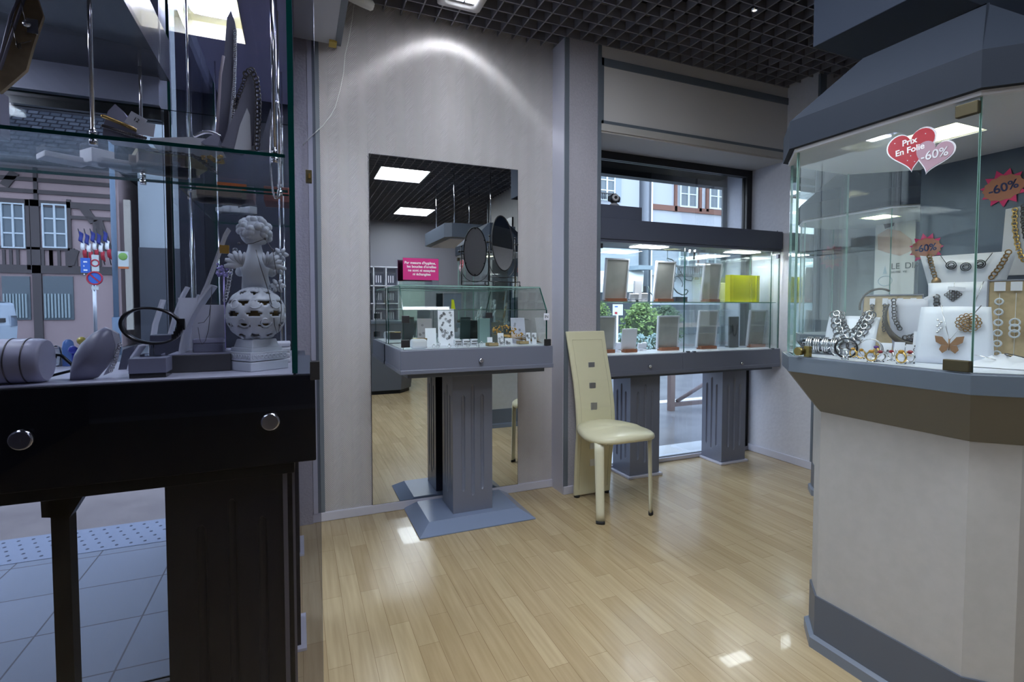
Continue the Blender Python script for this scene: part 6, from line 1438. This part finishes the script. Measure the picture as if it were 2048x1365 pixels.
q0, q1 = pY(236, 503, 14.9), pY(257, 534, 14.9); b = MB(); b.box(q0.x, q1.x, 14.88, 14.93, q1.z, q0.z); s_ = b.build('white_sign', mat('sign white', (.58, .62, .60), .5), t)
b = MB(); b.ball(((q0.x + q1.x) / 2, 14.875, (q0.z + q1.z) / 2 + .06), .09, 12, 8, sc=(1, .2, 1)); b.build('green_emblem', mat('emblem green', (.20, .38, .08), .5), s_)
b = MB(); b.box(q0.x, q1.x, 14.87, 14.93, q1.z - .05, q1.z); b.build('orange_strip', mat('emblem orange', (.50, .14, .04), .5), s_)
# sign post
lp = pY(190, 620, 14); t = thing('traffic_sign_post', 'grey post carrying parking and information signs in front of the flags', 'sign post', (lp.x, 14, 0))
b = MB(); b.cyl((lp.x, 14, -.01), (lp.x, 14, pY(190, 510, 14).z), .035, 10); b.build('pole', METAL, t)
def sg(name, u0, v0, u1, v1, m, y=13.93): q0, q1 = pY(u0, v0, y), pY(u1, v1, y); b = MB(); b.box(q0.x, q1.x, y - .01, y + .02, q1.z, q0.z); return b.build(name, m, t), q0, q1
o, q0, q1 = sg('blue_sign', 161, 516, 181, 546, BLUE)
b = MB()
for k in range(4): b.box(q0.x + .05, q1.x - .05 - .05 * (k % 2), 13.915, 13.919, q0.z - .10 - .09 * k, q0.z - .07 - .09 * k)
b.build('white_bars', WHITEINK, o)
o, q0, q1 = sg('white_sign', 183, 510, 198, 543, MATS['sign white'])
c_ = Vector(((q0.x + q1.x) / 2, 13.915, (q0.z + q1.z) / 2)); b = MB(); b.ring(c_, .07, .014, (0, 1, 0), 20, 6); b.build('red_ring', FLAGR, o)
c_ = pY(190, 557, 13.93); b = MB(); b.tube([c_, c_ + Vector((0, -.02, 0))], .15, 24); o = b.build('round_blue_sign', BLUE, t)
b = MB(); b.ring(c_ + Vector((0, -.025, 0)), .135, .018, (0, 1, 0), 24, 6); b.box(-.12, .12, -.03, -.022, -.014, .014, M=T3(*c_) @ R3('Y', PI / 4)); b.build('red_ring_and_bar', FLAGR, o)
sg('small_plate', 183, 573, 197, 580, MATS['sign white'])
for k, u in enumerate((158, 170, 182, 194, 207)):
    p = pY(u, 512, 17.2); t = thing('french_flag', 'blue white red flag hanging on the old house, ' + ('first', 'second', 'third', 'fourth', 'fifth')[k] + ' from the left', 'flag', p, 'row of tricolour flags')
    tip = pY(u - 2, 458, 17.1); b = MB(); b.cyl(p + Vector((0, .6, -.2)), tip, .012, 6); b.build('flag_pole', DARKM, t)
    for j, m_ in enumerate((FLAGB, WHITEINK, FLAGR)):
        b = MB(); A_ = []
        for i in range(7):
            f_ = i / 6; x0_ = tip.x + .01 + .04 * j; x1_ = x0_ + .085; z_ = tip.z - .05 - .06 * (k % 2) - .27 * f_ - .22 * j; A_.append([Vector((x0_, 17.1 + .04 * math.sin(f_ * 5 + j), z_)), Vector((x1_, 17.1 + .04 * math.sin(f_ * 5 + j + 1), z_ - .06)), Vector((x1_, 17.12 + .04 * math.sin(f_ * 5 + j + 1), z_ - .06)), Vector((x0_, 17.12 + .04 * math.sin(f_ * 5 + j), z_))])
        b.loft(A_); b.build(('blue_band', 'white_band', 'red_band')[j], m_, t)
# van at the left edge, driving towards the right
x1_ = pY(38, 660, 12.9).x; t = thing('white_van', 'white delivery van cut by the left edge of the picture', 'van', (x1_ - 2, 12, 0)); zt_ = pY(20, 592, 12.9).z
pr = [(x1_ - 4.4, .30), (x1_ - .04, .30), (x1_, .80), (x1_ - .05, 1.22), (x1_ - .42, zt_ - .08), (x1_ - .62, zt_), (x1_ - 4.3, zt_), (x1_ - 4.4, 1.2)]
b = MB(); b.prism(pr, -12.9, -11.0, M=R3('X', PI / 2)); b.build('body', VANW, t, bevel=.04)
b = MB(); d_ = Vector((-.37, 0, zt_ - .08 - 1.22)); p_ = Vector((x1_ - .05, 0, 1.22)); n_ = Vector((d_.z, 0, -d_.x)).normalized() * .012
b.face([p_ + d_ * .08 + n_ + Vector((0, 11.12, 0)), p_ + d_ * .08 + n_ + Vector((0, 12.78, 0)), p_ + d_ * .92 + n_ + Vector((0, 12.70, 0)), p_ + d_ * .92 + n_ + Vector((0, 11.20, 0))]); b.build('windscreen', WINP, t)
b = MB(); b.box(x1_ - .03, x1_ + .01, 11.5, 12.4, .86, .94); b.build('grille', BLACK, t)
for s_ in (11.08, 12.58): b = MB(); b.box(x1_ - .03, x1_ + .012, s_, s_ + .24, .78, .98); b.build('headlight', CHROME, t)
b = MB(); b.box(x1_ - .02, x1_ + .012, 11.7, 12.2, .42, .54); b.build('number_plate', AWN, t)
for xw in (x1_ - .9, x1_ - 3.5):
    for yw in (11.0, 12.68): b = MB(); b.cyl((xw, yw, .32), (xw, yw + .22, .32), .325, 24); b.build('wheel', RUBBER, t)
# white building seen through the right window
YB = 17.0
wb_ = thing('white_town_house', 'white rendered town house with red brown timbers outside the right window', 'house', (pY(1350, 600, YB).x, YB, 0))
xa, xb = pY(1296, 500, YB).x, pY(1640, 500, YB).x
b = MB(); b.box(xa, xb, YB, YB + 6, 0, 11); b.build('wall', WBUILD, wb_)
for q_ in ((1299, 424, 1640, 434), (1348, 330, 1353, 424), (1397, 340, 1402, 424), (1411, 340, 1416, 424), (1390, 500, 1396, 560)):
    b = MB(); facade_box(b, *q_, YB, .07, .02); b.build('timber_beam', TIMBR, wb_)
for q_ in ((1358, 362, 1393, 416), (1417, 368, 1452, 420), (1470, 370, 1500, 424)): wind(wb_, *q_, YB, rows=2)
for q_ in ((1356, 494, 1392, 535), (1412, 500, 1445, 540)): wind(wb_, *q_, YB, rows=2)
b = MB(); facade_box(b, 1300, 550, 1640, 556, YB, .12, .02); b.build('cornice', mat('grey cornice', (.42, .46, .50), .6), wb_)
b = MB()
for k in range(26): u = 1356 + 3.6 * k; q = pY(u, 560, YB - .4); b.cyl((q.x, YB - .4, pY(u, 552, YB).z), (q.x, YB - .4, pY(u, 535, YB).z), .02, 5)
facade_box(b, 1352, 533, 1450, 536, YB - .4, .03, .03); facade_box(b, 1352, 551, 1450, 555, YB, .45, .02); b.build('balcony_rail', DARKM, wb_)
b = MB(); facade_box(b, 1300, 610, 1640, 680, YB, .05, .02); b.build('dark_shop_front', mat('navy shop front', (.03, .045, .07), .4), wb_)
b = MB(); facade_box(b, 1297, 300, 1300, 700, YB, .15, .1); b.build('downpipe', METAL, wb_)
w3 = thing('shuttered_town_house', 'white town house with grey blue shutters and a shop awning, left of the timbered one', 'house', (pY(1240, 600, YB).x, YB, 0))
xa2 = pY(1150, 500, YB).x
b = MB(); b.box(xa2, xa - .3, YB + .2, YB + 6, 0, 11); b.build('wall', WBUILD, w3)
wind(w3, 1196, 340, 1229, 402, YB + .2, rows=3)
b = MB(); facade_box(b, 1230, 338, 1241, 404, YB + .2, .06, .02); b.build('shutter', mat('shutter blue grey', (.26, .32, .38), .5), w3)
b = MB()
for k in range(10): u = 1196 + 3.8 * k; q = pY(u, 560, YB - .1); b.cyl((q.x, YB - .1, pY(u, 400, YB).z), (q.x, YB - .1, pY(u, 388, YB).z), .02, 5)
facade_box(b, 1194, 386, 1232, 388, YB - .1, .03, .03); b.build('balcony_rail', DARKM, w3)
wind(w3, 1200, 498, 1240, 505, YB + .2, rows=1)
b = MB(); facade_box(b, 1262, 533, 1290, 541, YB - .2, .5, .3); b.build('balcony_slab', mat('balcony grey', (.28, .34, .40), .5), w3)
q0, q1, q2, q3 = pY(1200, 542, YB), pY(1288, 542, YB), pY(1286, 568, YB - 1.4), pY(1200, 568, YB - 1.4)
b = MB(); b.face([q0, q1, q2, q3]); b.face([p - Vector((0, 0, .06)) for p in (q0, q1, q2, q3)]); b.face([q3, q2, q2 - Vector((0, 0, .3)), q3 - Vector((0, 0, .3))]); b.build('awning', AWN, w3)
b = MB(); facade_box(b, 1180, 572, 1290, 585, YB + .1, .05, .02); fs = b.build('fascia', BLACK, w3)
p = pY(1259, 577, YB + .03); text('lettering', 'ld C', .42, T3(p.x, p.y - .02, p.z) @ R3('X', PI / 2), WHITEINK, fs, bold=.01)
b = MB(); facade_box(b, 1180, 586, 1290, 690, YB + .1, .02, .02); b.build('dark_shop_front', MATS['navy shop front'], w3)
# shrubs and notice board
def shrub(label, u0, u1, v0, v1, Y, m, n_=1500, name='shrub', group=None):
    q0, q1 = pY(u0, v1, Y), pY(u1, v1, Y); zt_ = pY((u0 + u1) / 2, v0, Y).z; cx_ = (q0.x + q1.x) / 2; rx = (q1.x - q0.x) / 2; rz = zt_ / 2
    t = thing(name, label, 'shrub', (cx_, Y, 0), group); b = MB(); random.seed(int(u0)); lf = rx * .10
    for k in range(n_):
        a_ = random.uniform(0, 2 * PI); e_ = random.uniform(-1.3, 1.5); r_ = random.uniform(.72, 1.03); c_ = Vector((cx_ + rx * r_ * math.cos(e_) * math.cos(a_), Y + rx * r_ * math.cos(e_) * math.sin(a_), rz + rz * r_ * math.sin(e_)))
        v1_ = Vector((random.uniform(-1, 1), random.uniform(-1, 1), random.uniform(-1, 1))).normalized() * lf; v2_ = v1_.orthogonal().normalized() * lf * .6; b.face([c_ - v1_, c_ + v2_, c_ + v1_, c_ - v2_])
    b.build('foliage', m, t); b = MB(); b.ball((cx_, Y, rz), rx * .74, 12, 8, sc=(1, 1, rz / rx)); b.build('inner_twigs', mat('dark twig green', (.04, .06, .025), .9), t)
    b = MB(); b.tube([(cx_, Y, -.01), (cx_, Y, rz)], [.06, .03], 8); b.build('stem', TIMB, t)
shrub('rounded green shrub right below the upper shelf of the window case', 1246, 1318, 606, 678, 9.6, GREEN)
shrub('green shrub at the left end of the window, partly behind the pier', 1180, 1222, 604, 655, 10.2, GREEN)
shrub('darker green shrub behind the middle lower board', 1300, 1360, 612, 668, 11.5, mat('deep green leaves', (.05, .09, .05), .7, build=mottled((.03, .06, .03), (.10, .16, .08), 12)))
for k, (u0, u1) in enumerate(((1218, 1262), (1255, 1300), (1292, 1330))):
    shrub('low silver green shrub, ' + ('left', 'middle', 'right')[k] + ' one of three in the bed outside', u0, u1, 668, 697, 8.4 + .1 * k, GREEN2, 700, group='low silver shrubs outside')
q0, q1 = pY(1226, 609, 7.5), pY(1245, 631, 7.5)
t = thing('notice_board', 'white notice with small blue and red marks seen through the window case', 'notice', (q0.x, 7.5, 0)); b = MB(); b.box(q0.x, q1.x, 7.49, 7.51, q1.z, q0.z); b.build('white_sheet', AWN, t)
b = MB(); b.box((q0.x + q1.x) / 2 - .02, (q0.x + q1.x) / 2 + .02, 7.511, 7.54, -.01, q0.z); b.build('post', METAL, t)
b = MB(); b.box(q0.x + .03, q0.x + .08, 7.485, 7.489, q1.z + .02, q1.z + .06); b.build('red_mark', FLAGR, t)
b = MB(); b.box(q0.x + .03, q0.x + .09, 7.485, 7.489, q0.z - .05, q0.z - .03); b.build('blue_mark', BLUE, t)
